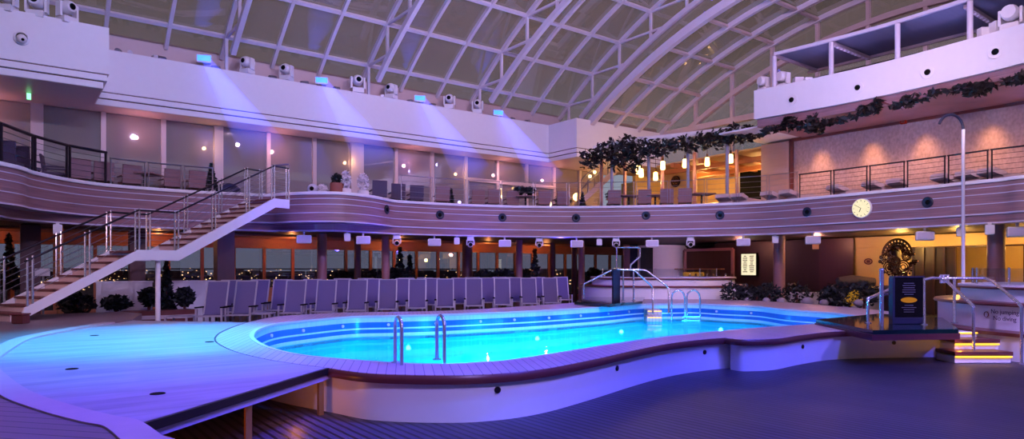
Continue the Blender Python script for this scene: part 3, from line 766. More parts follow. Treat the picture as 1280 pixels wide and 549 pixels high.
for k, (x, b) in enumerate(((10, .9), (31, .9), (68, .9))):
    DR.put(updeck(x, b), R((160, 150, 80)[k]), f'dark woven chair behind the black-topped handrail, {ORD[k]} from the left', 'dark chairs at the left balcony end')
for k, (x, b) in enumerate(((473, 1.1), (496, .95), (519, .95))):
    DR.put(updeck(x, b), R(165), f'violet-grey woven chair beside the white flower pots, {ORD[k]} of the three', 'violet-grey chairs over the balcony bulge')
for k, (x, b) in enumerate(((552, .8), (596, 1.2), (616, .9), (639, 1.2), (678, .9), (701, 1.0))):
    CR.put(updeck(x, b), R(160), f'brown woven chair by the upper glass doors, {ORD[k]} from the left', 'woven chairs by the glass doors')
for k, (x, b) in enumerate(((767, .8), (805, .8), (833, .8), (856, .8))):
    CR.put(updeck(x, b), R(142 - 4 * k), f'woven chair at the pergola tables, {ORD[k]} from the left under the hanging lamps', 'woven chairs under the pergola')
def make_table(name='deck_table'):
    t = thing(name, 'table', 'table')
    MB().box((0, 0, .73), (.8, .8, .04)).build('table_top', 'wicker', t)
    MB().tube([(0, 0, .03), (0, 0, .72)], .04).build('pedestal', 'dark_metal', t)
    MB().box((0, 0, .015), (.4, .4, .03)).build('base', 'dark_metal', t)
    return t
TR = Repeat(make_table())
for x, b, l in ((181, .55, 'low brown table between two woven chairs on the upper left balcony'), (657, 1.0, 'square brown table under the dark potted plants by the glass doors'),
                (786, .9, 'long brown table between the first two pergola chairs'), (819, .9, 'brown table between the second and third pergola chairs'), (877, .9, 'brown table right of the fourth pergola chair')):
    TR.put(updeck(x, b), R(150), l, 'tables on the upper deck')
def make_chaise():
    t = thing('chaise_longue', 'chaise', 'sun lounger')
    MB().box((0, .12, .46), (1.2, .6, .2)).build('mattress', 'cushion', t)
    MB().bar((-.5, .12, .52), (-.95, .12, .66), .6, .16).build('headrest', 'cushion', t)
    MB().box((0, .12, .3), (1.7, .66, .08)).build('frame', 'dark_metal', t)
    for sx in (-.7, .7):
        for sy in (-.15, .38): MB().bar((sx, sy, 0), (sx, sy, .27), .05).build('leg', 'dark_metal', t)
    return t
CH = Repeat(make_chaise())
for k, x in enumerate((918, 938, 981, 1007, 1069, 1115, 1146, 1207, 1238, 1268)):
    D = bal(x) + 1.0; p = PD(x, 300, D)
    i = min(range(len(bpath)), key=lambda i: math.dist(bpath[i], (p.x, p.y))); q0, q1 = Vector(bpath[i - 1]), Vector(bpath[min(i + 1, len(bpath) - 1)])
    dd = q1 - q0
    CH.put((p.x, p.y, ZU), math.atan2(dd.y, dd.x) + R(72), f'cushioned pink chaise longue, {ORD[k]} from the left along the upper right railing', 'chaises along the upper right railing', sc=.88)
# ---- railings on the balcony edge
def rail_panel(a, b, label, group, mat='satin', top=.86, rt=.022, wires=5):
    a, b = Vector(a), Vector(b); c = (a + b) / 2
    t = thing('railing_panel', label, 'railing', (c.x, c.y, ZT), group)
    h = Vector((0, 0, top)); d = (b - a).normalized() * .05
    for p in (a + d, b - d): MB().tube([p, p + h], rt, 6).build('post', mat, t)
    MB().tube([a + d * .4 + h, b - d * .4 + h], rt * 1.15, 6).build('handrail', mat, t)
    w = MB()
    for k in range(wires):
        z = Vector((0, 0, top * (k + .8) / (wires + .8))); w.tube([a + d + z, b - d + z], .006, 4)
    w.build('rail_wire', mat, t)
    return t
def on_edge(x):
    D = bal(x) + .08; p = PD(x, 300, D); return Vector((p.x, p.y, ZT - .005))
xsR = [998, 1040.5, 1085.5, 1132.3, 1183.3, 1237, 1293]
for k, (a, b) in enumerate(zip(xsR, xsR[1:])):
    rail_panel(on_edge(a), on_edge(b), f'bronze-brown wire railing panel before the textured wall, {ORD[k]} from the left', 'wire railing panels before the textured wall', 'dark_metal', .80, .021)
xsM = [500, 542, 584, 626, 668, 710, 752, 794, 836, 882, 922, 960, 998]
for k, (a, b) in enumerate(zip(xsM, xsM[1:])):
    rail_panel(on_edge(a), on_edge(b), f'thin pale wire railing panel on the middle balcony, {ORD[k]} from the left', 'thin railing panels on the middle balcony', 'satin', .9, .012, 4)
xsL = [136, 183.5, 228.5, 268]
for k, (a, b) in enumerate(zip(xsL, xsL[1:])):
    rail_panel(on_edge(a), on_edge(b), f'steel wire railing panel left of the stair head, {ORD[k]} from the left', 'steel railing panels left of the stair head', 'satin', .74, .022)
xsD = [-30, 0, 42, 85, 134]
for k, (a, b) in enumerate(zip(xsD, xsD[1:])):
    rail_panel(on_edge(a), on_edge(b), f'railing panel with thick black handrail, {ORD[k]} from the left edge', 'black-topped railing panels', 'dark_metal', .88, .035)
xsB = [346, 366]
rail_panel(on_edge(340), on_edge(362), 'short steel railing panel at the stair head beside the balcony bulge', None, 'satin', .9, .022)
# ---- staircase to the upper deck
ST, SE, SW, SWD = Vector((6.64, 19.95, 0)), Vector((.91, .415, 0)), Vector((-.415, .91, 0)), 1.15
SA_ = math.atan2(.415, .91); Z0S = C + .02
def sp3(s, o, z): return ST - SE * s + SW * o + Vector((0, 0, z))     # distance down from the head, across, height
stairs = thing('staircase', 'white-sided open staircase with dark treads climbing to the balcony at left', 'staircase', sp3(4, .55, 0))
line = [(7.0, .81), (4.58, 2.07), (3.6, 2.08), (.48, 3.69), (-.1, 3.69)]
def top_at(s): return next(a[1] + (b[1] - a[1]) * (a[0] - s) / (a[0] - b[0]) for a, b in zip(line, line[1:]) if b[0] - 1e-6 <= s <= a[0] + 1e-6)
def stringer(o):
    bot = [(-.1, 3.43), (.42, 3.43), (3.54, 1.82), (4.64, 1.82), (7.0, .59), (7.12, Z0S)]
    pl_ = [(7.12, Z0S), (7.0, .81)][:1] + line + bot[:-1]; n = len(pl_)
    vs = [sp3(s, o - .03, z) for s, z in pl_] + [sp3(s, o + .03, z) for s, z in pl_]
    return MB().add(vs, [tuple(range(n)), tuple(range(2 * n - 1, n - 1, -1))] + [(j, j + n, (j + 1) % n + n, (j + 1) % n) for j in range(n)])
for o in (0, SWD): stringer(o).build('stringer', 'white', stairs)
for zb, n, dz, s0, zs, sl in ((Z0S, 10, .154, 7.0, .81, .52), (2.08, 10, .161, 3.6, 2.08, .516)):
    for k in range(1, n):
        z = zb + dz * k; s = s0 - (z + .07 - zs) / sl
        MB().box(sp3(s, SWD / 2, z), (.34, SWD - .07, .045), SA_).build('tread', 'lip', stairs)
        MB().box(sp3(s + .13, SWD / 2, z - .09), (.02, SWD - .07, .13), SA_).build('riser', 'cushion', stairs)
MB().box(sp3(4.08, SWD / 2, 2.03), (1.05, SWD - .06, .06), SA_).build('landing', 'lip', stairs)
MB().box(sp3(.12, SWD / 2, 3.66), (.7, SWD - .06, .06), SA_).build('landing', 'lip', stairs)
q = sp3(4.0, .12, 0); MB().tube([q, q + Vector((0, 0, 1.95))], .06, 12).build('support_post', 'white', stairs, smooth=True)
for o in (0, SWD):
    rl = thing('railing', None, None, sp3(4, o, 0)); rl.parent = stairs; rl.location = sp3(4, o, 0) - WL[stairs.name]
    for k, h in enumerate((.95, .8, .66, .52, .38, .24)):
        MB().tube([sp3(s, o, z + h) for s, z in line], .024 if k == 0 else .006, 8 if k == 0 else 4).build('handrail' if k == 0 else 'rail_wire', 'dark_metal' if k == 0 else 'satin', rl, smooth=True)
    for s in (6.9, 5.75, 4.6, 3.58, 2.5, 1.4, .5, -.05):
        for ds in (-.05, .05):
            ss = min(7.0, max(-.1, s + ds)); MB().tube([sp3(ss, o, top_at(ss) - .05), sp3(ss, o, top_at(ss) + 1.0)], .022, 8).build('post', 'steel', rl, smooth=True)
# ---- lights on the gutter
def make_head():
    t = thing('moving_head_light', 'light', 'stage light')
    MB().box((0, 0, .07), (.3, .26, .14)).build('base', 'white', t)
    for sx in (-1, 1): MB().box((sx * .17, 0, .27), (.045, .14, .3)).build('yoke_arm', 'white', t)
    h = MB().lathe([(0, .16), (.1, .15), (.145, .05), (.145, -.1), (.12, -.17), (.0, -.17)], (0, 0, .34), 16, 'Y').build('lamp_head', 'white', t, smooth=True)
    MB().lathe([(.0, .012), (.055, .0), (.065, -.008)], (0, -.172, .34), 16, 'Y').build('lens', 'black', h, smooth=True)
    return t
HR = Repeat(make_head())
GZ = 7.9
for k, (x, y, v) in enumerate(((309, 78, 22.33), (358, 86, 22.33), (447, 103, 22.33), (489, 111, 22.33), (562, 125, 22.33), (597, 132, 22.33))):
    p = PV(x, y, v); HR.put((p.x, p.y, 7.92), FACE + rnd.uniform(-.5, .5), f'white moving-head light on the long fascia, {ORD[k]} from the left', 'moving-head lights along the long fascia', sc=1.2 + .15 * (k == 2))
for k, (x, y) in enumerate(((8, 3), (46, 8), (84, 12))):
    p = PV(x, y, 20.36); HR.put((p.x, p.y, 7.86), FACE + (.1, .3, 1.2)[k], f'large white moving-head light on the upper left box, {ORD[k]} from the left', 'moving-head lights on the upper left box', sc=1.25)
for k, (x, y, D) in enumerate(((955, 98, 22.9), (979, 92, 22.5), (1264, 14, 17.0))):
    p = PD(x, y, D); HR.put((p.x, p.y, 7.7), (R(70), R(75), R(90))[k], ('white moving-head light at the left tip of the upper right box', 'white moving-head light under the first canopy post', 'big white moving-head light at the far right on the upper box')[k],
                            'moving-head lights on the upper right box', sc=(1.15, 1.25, 1.35)[k])
def make_flood():
    t = thing('flood_light', 'light', 'stage light')
    MB().box((0, .05, .14), (.42, .1, .24)).build('housing', 'white', t)
    MB().box((0, -.005, .15), (.38, .02, .17)).build('led_panel', 'led', t)
    MB().box((0, .12, .03), (.3, .16, .05)).build('bracket', 'satin', t)
    return t
FR = Repeat(make_flood()); floods = []
for k, (x, y) in enumerate(((255, 73), (402, 100.5), (525, 123), (623, 141))):
    p = PV(x, y, 22.24); floods.append(Vector((p.x, p.y - .1, p.z)))
    FR.put((p.x, p.y, p.z - .14), FACE * .6, f'glowing blue flood light on the long fascia, {ORD[k]} from the left', 'blue flood lights along the long fascia')
def make_projector():
    t = thing('gutter_spotlight', 'light', 'spotlight')
    MB().tube([(0, .12, .14), (0, -.14, .1)], .07, 12).build('barrel', 'satin', t, smooth=True)
    MB().box((0, 0, .02), (.14, .14, .04)).build('bracket', 'dark_metal', t)
    return t
GR = Repeat(make_projector())
for k, x in enumerate((148, 163, 193, 202, 270, 341, 381, 421, 478, 512, 541, 641, 659, 692)):
    p = PV(x, 80, 22.4); GR.put((p.x, p.y, 7.86), FACE + rnd.uniform(-.8, .8), f'small dark spotlight in the gutter, {ORD[k]} from the left', 'small spotlights in the gutter')
for x, y, D, w, l in ((998, 97, 22.3, .3, 'white loudspeaker cube right of the two moving heads on the upper right box'), (1010, 95, 22.1, .24, 'small white loudspeaker beside the larger cube on the upper right box'),
                      (1230, 36, 17.6, .26, 'small white cabinet between the last canopy post and the tilted screen'), (1248, 27, 17.4, .34, 'tilted white monitor cabinet at the right end of the upper box')):
    p = PD(x, y, D); t = thing('loudspeaker', l, 'loudspeaker', (p.x, p.y, 7.7))
    MB().box((0, 0, w * .55 + .02), (w, w * .7, w * 1.1)).xf((p.x, p.y, 7.7), FACE).build('cabinet', 'white', t)
    MB().box((0, 0, .01), (w * .5, w * .5, .02)).xf((p.x, p.y, 7.7), FACE).build('foot', 'dark_metal', t)
for x, D, w, l in ((1093, 21.4, .75, 'white console with dark top behind the upper box, left of the third canopy post'), (1132, 20.6, .6, 'white console with dark top behind the upper box, right of the third canopy post')):
    p = PD(x, 80, D); t = thing('control_console', l, 'console', (p.x, p.y, 7.7))
    MB().box((0, 0, .2), (w, .4, .4)).xf((p.x, p.y, 7.7), R(90)).build('cabinet', 'white', t)
    MB().box((0, 0, .42), (w * .9, .3, .06)).xf((p.x, p.y, 7.7), R(90)).build('top_panel', 'black', t)
# camera dome on the upper left box
p = PV(27, 48, 20.2); t = thing('security_camera', 'white dome camera on the face of the upper left box', 'camera', (p.x, p.y, p.z))
MB().lathe([(.0, .0), (.17, .0), (.17, .05), (.12, .07)], (p.x, p.y, p.z), 16, 'Y').build('mount', 'white', t, smooth=True)
MB().ball((p.x, p.y - .12, p.z - .04), .11).build('dome', 'white', t, smooth=True); MB().ball((p.x + .02, p.y - .21, p.z - .08), .035).build('lens', 'black', t)
# ---- fittings hanging under the balcony edge
def make_wide():
    t = thing('hanging_loudspeaker', 'speaker', 'loudspeaker')
    MB().box((0, 0, -.24), (.46, .28, .27)).build('cabinet', 'white', t)
    MB().box((0, -.145, -.24), (.4, .012, .2)).build('grille', 'stripe', t)
    MB().bar((0, .05, -.12), (0, .05, .02), .1, .06).build('bracket', 'white', t)
    return t
def make_small():
    t = thing('ceiling_speaker', 'speaker', 'loudspeaker')
    MB().box((0, 0, -.17), (.2, .18, .26)).build('cabinet', 'white', t)
    MB().bar((0, 0, -.05), (0, 0, .02), .08).build('bracket', 'white', t)
    return t
def make_hang():
    t = thing('hanging_spotlight', 'light', 'spotlight')
    MB().box((0, 0, -.08), (.24, .2, .16)).build('base', 'white', t)
    for sx in (-1, 1): MB().box((sx * .13, 0, -.22), (.035, .1, .2)).build('yoke_arm', 'white', t)
    h = MB().lathe([(.0, .13), (.08, .12), (.1, .02), (.1, -.12), (.0, -.13)], (0, -.01, -.3), 14, 'Y').build('lamp_head', 'white', t, smooth=True)
    MB().lathe([(.0, .0), (.07, -.005)], (0, -.145, -.3), 12, 'Y').build('lens', 'black', h)
    return t
def under(x, back=.22):
    D = bal(x) + back
    if 350 < x < 492: D += .7
    p = PD(x, 300, D); return Vector((p.x, p.y, ZB - .03))
WR, SM, HG = Repeat(make_wide()), Repeat(make_small()), Repeat(make_hang())
for k, x in enumerate((380, 454, 543, 631, 721, 815, 929, 1016, 1156, 1272)):
    p = under(x); WR.put(p, math.atan2(-p.x, p.y) * .9, f'wide white loudspeaker under the balcony edge, {ORD[k]} from the left', 'wide loudspeakers under the balcony edge')
for k, x in enumerate((72, 434, 571, 749, 969, 1201, 1237)):
    p = under(x, .25 if x != 1237 else -.2); SM.put(p, math.atan2(-p.x, p.y) * .9, f'small white box speaker under the balcony edge, {ORD[k]} from the left', 'small speakers under the balcony edge')
for k, x in enumerate((496, 588, 674, 770, 863)):
    p = under(x); HG.put(p, math.atan2(-p.x, p.y) * .9, f'white yoke spotlight hanging under the balcony edge, {ORD[k]} from the left', 'yoke spotlights under the balcony edge')
# round loudspeakers set in the wood band
def make_round():
    t = thing('round_speaker', 'speaker', 'loudspeaker')
    MB().lathe([(0, .0), (.15, .0), (.16, .02), (.13, .035), (.08, .02), (.0, .02)], (0, 0, 0), 20, 'Y').build('ring', 'navy', t, smooth=True)
    MB().ball((0, -.02, 0), (.07, .04, .07)).build('cone', 'black', t, smooth=True)
    return t
RR = Repeat(make_round())
def on_face(x, y):
    i = min(range(2, len(bpath) - 2), key=lambda i: abs(640 + F * ((bpath[i][0] * SA - bpath[i][1] * CA) / max(.1, bpath[i][0] * CA + bpath[i][1] * SA)) - x) + (1e4 if bpath[i][0] * CA + bpath[i][1] * SA < 3 else 0))
    p = bpath[i]; D = p[0] * CA + p[1] * SA; a, b = Vector(bpath[i - 1]), Vector(bpath[i + 1]); d = (b - a).normalized()
    n = Vector((d.y, -d.x, 0)); q = PD(x, y, D) ; q.x, q.y = p[0], p[1]
    return q + n * .005, math.atan2(n.x, -n.y)
for k, (x, y) in enumerate(((482, 262), (551, 268.7), (635, 272), (719, 272.7), (800, 269.5), (904, 269), (1001, 265), (1163.5, 253))):
    q, rz = on_face(x, y); RR.put(q, rz, f'dark round speaker set in the wood balcony band, {ORD[k]} from the left', 'round speakers in the balcony band')
# clock
q, rz = on_face(1076, 260.5)
ck = thing('wall_clock', 'round lit clock with cream face on the wood balcony band', 'clock', (0, 0, 0))
MB().lathe([(0, .0), (.31, .0), (.31, .05), (.285, .07), (.0, .07)], (0, 0, 0), 32, 'Y').build('rim', 'white', ck, smooth=True)
MB().lathe([(.0, .0), (.285, .0)], (0, -.074, 0), 32, 'Y').build('dial', 'clock_face', ck)
tk = MB()
for k in range(12):
    a = PI * k / 6; tk.bar((.21 * math.sin(a), -.08, .21 * math.cos(a)), (.255 * math.sin(a), -.08, .255 * math.cos(a)), .02, .008)
tk.build('hour_mark', 'black', ck)
a = R(205); MB().bar((0, -.085, 0), (.13 * math.sin(a), -.085, .13 * math.cos(a)), .03, .008).build('hour_hand', 'black', ck)
a = R(300); MB().bar((0, -.09, 0), (.2 * math.sin(a), -.09, .2 * math.cos(a)), .02, .008).build('minute_hand', 'black', ck)
ck.location = q; ck.rotation_euler = (0, 0, rz)
# ---- round tiered tubs (hot tubs) and their surroundings
def tub(cx, cy, r, label, zt=1.27):
    t = thing('hot_tub', label, 'hot tub', (cx, cy, 0))
    MB().lathe([(r + .02, 0), (r, .5), (r, .93)], (cx, cy, 0), 64).build('lower_wall', 'pool_white', t, smooth=True)
    MB().lathe([(r - .4, .93), (r + .07, .93), (r + .08, .96), (r + .06, .99), (r - .45, .99)], (cx, cy, 0), 64).build('bench_rim', 'lip', t, smooth=True)
    MB().lathe([(r - .42, .99), (r - .42, zt - .05)], (cx, cy, 0), 64).build('upper_wall', 'pool_white', t, smooth=True)
    MB().lathe([(r - .8, zt - .05), (r - .36, zt - .05), (r - .35, zt - .02), (r - .37, zt)], (cx, cy, 0), 64).build('top_rim', 'lip', t, smooth=True)
    MB().lathe([(r - .37, zt), (r - .37, zt + .03), (r - .9, zt + .03), (r - .9, .95), (0, .95)], (cx, cy, 0), 64).build('ledge', 'white', t, smooth=True)
    return t
T1 = (17.65, 2.65, 3.6); T2 = (21.6, 18.2, 3.3)
t1 = tub(*T1, 'round white tiered hot tub with glass screen behind the right pool steps')
t2 = tub(*T2, 'round white tiered hot tub at the far corner behind the pool')
for t, (cx, cy, r), a0, a1 in ((t1, T1, R(100), R(235)), (t2, T2, R(160), R(270))):
    MB().lathe([(r - .62, 1.3), (r - .62, 1.62)], (cx, cy, 0), 40, a0=a0, a1=a1).build('glass_screen', 'clear_glass', t, smooth=True)
    for k in range(7):
        a = a0 + (a1 - a0) * k / 6; x, y = cx + (r - .62) * math.cos(a), cy + (r - .62) * math.sin(a)
        MB().tube([(x, y, 1.28), (x, y, 1.64)], .02, 6).build('screen_post', 'steel', t)
def words(txt, size, p, rot, parent, mat):
    cu = bpy.data.curves.new('lettering', 'FONT'); cu.body = txt; cu.size = size; cu.extrude = .002; cu.align_x = 'CENTER'
    me_o = bpy.data.objects.new('tmp', cu); col.objects.link(me_o)
    dg = bpy.context.evaluated_depsgraph_get(); me = bpy.data.meshes.new_from_object(me_o.evaluated_get(dg)); bpy.data.objects.remove(me_o)
    me.materials.clear(); me.materials.append(M[mat])
    o = bpy.data.objects.new('lettering', me); col.objects.link(o); o.parent = parent; o.location = Vector(p) - WL[parent.name]; o.rotation_euler = (R(90), 0, rot); WL[o.name] = Vector(p)
    return o
for txt, z in (('No jumping', .79), ('No diving', .67)):
    a = R(155); q = Vector((T1[0] + (T1[2] + .035) * math.cos(a), T1[1] + (T1[2] + .035) * math.sin(a), z))
    words(txt, .115, q, a + R(90), t1, 'dark_chair')
a = R(148.6); q = Vector((T1[0] + (T1[2] + .012) * math.cos(a), T1[1] + (T1[2] + .012) * math.sin(a), .76))
MB().tube([q + Vector((.05 * math.cos(b) * math.sin(a), -.05 * math.cos(b) * math.cos(a), .05 * math.sin(b))) for b in [2 * PI * k / 16 for k in range(16)]], .008, 5, True).build('warning_ring', 'lip', t1)
# plinth beside the right steps
MB().lathe([(T1[2] + .36, 0), (T1[2] + .36, C - .08)], (T1[0], T1[1], 0), 60, a0=R(120), a1=R(215)).build('plinth_wall', 'pool_white', t1, smooth=True)
MB().lathe([(T1[2], C - .08), (T1[2] + .4, C - .08), (T1[2] + .4, C - .02), (T1[2], C - .01)], (T1[0], T1[1], 0), 60, a0=R(108), a1=R(215)).build('plinth_rim', 'lip', t1, smooth=True)
# ---- right landing: dark glass slab, steps with lit nosings, rails
land = thing('pool_landing', 'dark green glass landing slab bridging the right end of the pool', 'landing', (14, 5.9, C))
lp = [uv(1020, 399.5, C + .1), uv(1091, 413, C + .1), uv(1198, 411.5, C + .1), (15.35, 5.55), (15.6, 6.9)]
MB().prism(lp, C + .02, C + .1).build('slab', 'dark_glass', land)
MB().sweep(lp, [(-.03, C - .07), (.02, C - .07), (.022, C + .03), (-.03, C + .03)], loop=True).build('under_trim', 'lip', land)
vx, vy = Vector((SA, -CA, 0)), Vector((CA, SA, 0))                 # across and into the view
steps = thing('pool_steps', 'short flight of white steps with glowing amber nosings beside the right landing', 'steps', PZ(1222, 446, 0))
sb = PZ(1226, 447, 0)
MB().box((0, 0, .25), (.02, .02, .02)).xf(sb, FACE) 
for k, (z, xa, xb, D) in enumerate(((.17, 1191, 1261, 11.35), (.34, 1191, 1245, 11.75), (.5, 1192, 1218, 12.15))):
    a, b = PD(xa, 400, D), PD(xb, 400, D); a.z = b.z = 0
    m = (a + b) / 2; w = (b - a).length
    MB().box((m.x + vy.x * .2, m.y + vy.y * .2, z / 2 - .02), (w, .5, z - .04), FACE).build('riser', 'pool_white', steps)
    if k < 2: MB().box((m.x + vy.x * .18, m.y + vy.y * .18, z), (w + .03, .52, .06), FACE).build('tread', 'lip', steps)
    q = m - vy * .075
    MB().box((q.x, q.y, z - .055), (w, .03, .022), FACE).build('nosing_light', 'amber_strip', steps)
def rail(name, label, pts, posts, r=.028, cat='handrail', mat='steel', loc=None):
    base = loc or Vector(posts[0][0])
    t = thing(name, label, cat, base)
    MB().tube(pts, r, 10).build('top_rail', mat, t, smooth=True)
    for p in posts:
        MB().tube(p, r * .9, 10).build('post', mat, t, smooth=True)
        MB().lathe([(.06, 0), (.06, .015), (.0, .02)], min(p, key=lambda v: v.z), 12).build('flange', mat, t)
    return t
zc = C + .1
def V(x, y, D): return PD(x, y, D)
D1, D2, E1, E2 = 11.45, 12.8, 11.16, 12.9
rail('handrail', 'bent steel handrail on the near side of the right pool steps',
     [V(1217, 384, D1), V(1214, 380, D1 + .1), V(1184, 352, 12.6), V(1176, 348, D2), V(1165, 347.5, D2), V(1155, 350, D2)],
     [[V(1217, 453, D1), V(1217, 384, D1)], [PZ(1155, 406, zc), V(1155, 349, D2)]])
rail('handrail', 'bent steel handrail on the far side of the right pool steps, against the hot tub',
     [V(1277, 384, E1), V(1273, 379, E1 + .1), V(1240, 351, 12.5), V(1232, 348, 12.9), V(1193, 348, 13.0), V(1176, 348, 13.1)],
     [[V(1277, 456, E1), V(1277, 384, E1)], [PZ(1193, 404, zc), V(1193, 348.5, 13.0)]])
rail('handrail', 'low steel handrail from the right landing down into the pool',
     [PZ(1085, 404, zc) + Vector((0, 0, .4)), PZ(1085, 404, zc) + Vector((0, 0, .45)), V(1114, 361, 13.6), V(1130, 355, 13.9)],
     [[PZ(1085, 404, zc), PZ(1085, 404, zc) + Vector((0, 0, .42))]])
pb = PZ(1102, 408, zc); t = thing('bollard_post', 'tall steel post standing on the right landing left of the sign', 'post', pb)
MB().tube([pb, pb + Vector((0, 0, .98))], .035, 12).build('tube', 'steel', t, smooth=True); MB().ball(pb + Vector((0, 0, .98)), .04).build('cap', 'steel', t, smooth=True)
MB().tube([pb + Vector((0, 0, .55)), V(1130, 366, 13.6)], .02, 8).build('side_rail', 'steel', t)
# menu sign
def sign(x, y, D, w, h, label, panel, lines=True):
    b = PZ(x, y, zc) if D is None else PD(x, y, D)
    t = thing('information_sign', label, 'sign', b)
    MB().box((0, 0, h / 2), (w, .1, h)).xf(b, FACE).build('panel', panel, t)
    MB().box((0, -.0, h + .015), (w + .05, .14, .03)).xf(b, FACE).build('top_cap', 'navy', t)
    MB().box((-w / 2 - .02, 0, h / 2), (.04, .13, h)).xf(b, FACE).build('side_post', 'navy', t)
    MB().box((0, 0, .06), (w + .02, .14, .12)).xf(b, FACE).build('foot', 'navy', t)
    if lines:
        m = MB(); r2 = random.Random(3)
        for k in range(14):
            z = h - .1 - k * (h - .28) / 14
            if .42 < z / h < .6: continue
            ww = w * r2.uniform(.3, .55); m.box((0, -.053, z), (ww, .004, .012))
        m.xf(b, FACE).build('text_line', 'satin', t)
        MB().lathe([(0, 0), (1, 0)], (0, 0, 0), 24, 'Y').v
        pic = MB(); n = 20
        pic.add([(.15 * math.cos(2 * PI * k / n), -.054, h * .52 + .05 * math.sin(2 * PI * k / n)) for k in range(n)], [tuple(range(n))]).xf(b, FACE).build('amber_picture', 'photo_amber', t)
    return t
sign(1134, 405, None, .52, .84, 'black information sign with rows of text and an amber picture on the right landing', 'black')
# ---- far landing with rails and blue board
fl = thing('pool_landing', 'dark glass landing slab at the far side of the pool before the round tub', 'landing', (15.5, 14.9, C))
fp_ = [uv(718, 377.5, zc), uv(762, 380.5, zc), uv(803, 376.5, zc), uv(806, 371.5, zc), uv(735, 371.5, zc)]
MB().prism(fp_, C + .02, zc).build('slab', 'dark_glass', fl)
DF = 20.6
bq = PD(770, 378, DF); bq.z = zc
t = thing('information_sign', 'narrow navy blue board standing on the far pool landing', 'sign', bq)
MB().box((0, 0, .5), (.26, .08, 1.0)).xf(bq, FACE + .5).build('panel', 'navy', t); MB().box((0, 0, 1.01), (.3, .11, .03)).xf(bq, FACE + .5).build('top_cap', 'steel', t)
def far(x, y, d=0): return PD(x, y, DF + d)
rail('handrail', 'steel handrail sloping down the left side of the far landing', [far(729.5, 369), far(729.5, 357), far(731, 355), far(763, 338.5), far(769, 337)], [[far(729.5, 373), far(729.5, 357)]], .03)
rail('handrail', 'steel handrail dropping from the far landing into the pool, nearest the blue board', [far(769, 337), far(790, 337.5), far(794, 339), far(814, 357), far(816, 361), far(816, 392, -.6)], [[far(779, 376), far(779, 337)]], .03)
rail('handrail', 'steel handrail dropping from the far landing into the pool, nearest the pool ladder', [far(782, 337, .5), far(804, 337.5, .5), far(809, 339, .5), far(833, 357), far(836, 361), far(836, 392, -.6)], [[far(792, 376, .5), far(792, 338, .5)]], .03)
DS = 21.5
rail('shower_pipe', 'bent steel pipe frame standing behind the blue board', [PD(771, 335, DS), PD(771, 309.5, DS), PD(799, 309.5, DS), PD(800, 311, DS), PD(800, 321, DS), PD(788.5, 331, DS), PD(788, 337, DS)], [[PD(771, 372, DS), PD(771, 320, DS)]], .03, 'pipe frame')
# ---- hooked pole on the right tub
pp = PD(1204, 345, 15.0); pp.z = 1.3
t = thing('shower_pole', 'tall white pole with a curved hooked top rising from the right hot tub', 'pole', pp)
zt_ = PD(1204, 162, 15).z
MB().tube([pp, (pp.x, pp.y, zt_)], .036, 10).build('pole', 'white', t, smooth=True)
hook = [Vector((pp.x, pp.y, zt_))]
for k in range(1, 13):
    a = PI * k / 13 * .95; hook.append(Vector((pp.x, pp.y, zt_)) - vx * (.28 * (1 - math.cos(a))) + Vector((0, 0, .34 * math.sin(a))))
MB().tube(hook, .03, 8).build('hook', 'navy', t, smooth=True)
for dx, l in ((-3, 'steel canister'),):
    pass
for k, (x, w) in enumerate(((1178, .055), (1184, .045))):
    q = PD(x, 345, 14.6); q.z = 1.3; t = thing('beverage_tin', ('silver tin on the right tub ledge, nearest the sculpture', 'smaller glowing tin on the right tub ledge beside the silver one')[k], 'tin', q)
    MB().lathe([(0, 0), (w, 0), (w, .17), (w * .9, .18), (0, .18)], q, 16).build('can', 'steel', t, smooth=True); MB().lathe([(w * .9, .18), (w * .9, .19), (0, .19)], q, 16).build('lid', 'alu', t)
# ---- sculpture
q = PD(1121, 347, 20.6); q.z = .0
sc_ = thing('sculpture', 'ornate dark bronze sculpture of rings, balls and a fan crest by the yellow wall', 'sculpture', q)
def s3(x, y, d=0): return PD(x, y, 20.6 + d)
MB().box((0, 0, .55), (.7, .5, 1.1)).xf(q, FACE).build('pedestal', 'dark_wall', sc_)
cen = s3(1121, 320)
def fan(rr, d, dz=0, n=24, a0=0, a1=PI): return [cen + vx * (rr * math.cos(a)) + Vector((0, 0, rr * 1.12 * math.sin(a) + dz)) - vy * d for a in [a0 + (a1 - a0) * i / n for i in range(n + 1)]]
for rr, th in ((.46, .035), (.36, .03), (.27, .025)): MB().tube(fan(rr, .04), th, 8).build('crest_arc', 'bronze', sc_, smooth=True)
m = MB()
for k in range(13):
    a = PI * (k + .5) / 13; m.bar(cen + vx * (.2 * math.cos(a)) + Vector((0, 0, .22 * math.sin(a))), cen + vx * (.45 * math.cos(a)) + Vector((0, 0, .5 * math.sin(a))), .05, .03)
m.build('crest_ray', 'dark_metal', sc_)
MB().ball(cen + vy * .12 + Vector((0, 0, -.1)), (.36, .12, .5), 20, 14).build('core', 'dark_metal', sc_, smooth=True)
for (x, y), rr in (((1108, 322), .15), ((1112, 335), .19), ((1133, 320), .14), ((1129, 334), .2), ((1120, 327), .13), ((1121, 342), .15)):
    c0 = s3(x, y, -.16)
    for f, th in ((1, .022), (.68, .018), (.36, .016)):
        MB().tube([c0 + vx * (rr * f * math.cos(a)) + Vector((0, 0, rr * f * math.sin(a))) for a in [2 * PI * i / 18 for i in range(18)]], th, 6, True).build('swirl_ring', 'bronze', sc_, smooth=True)
r3 = random.Random(5)
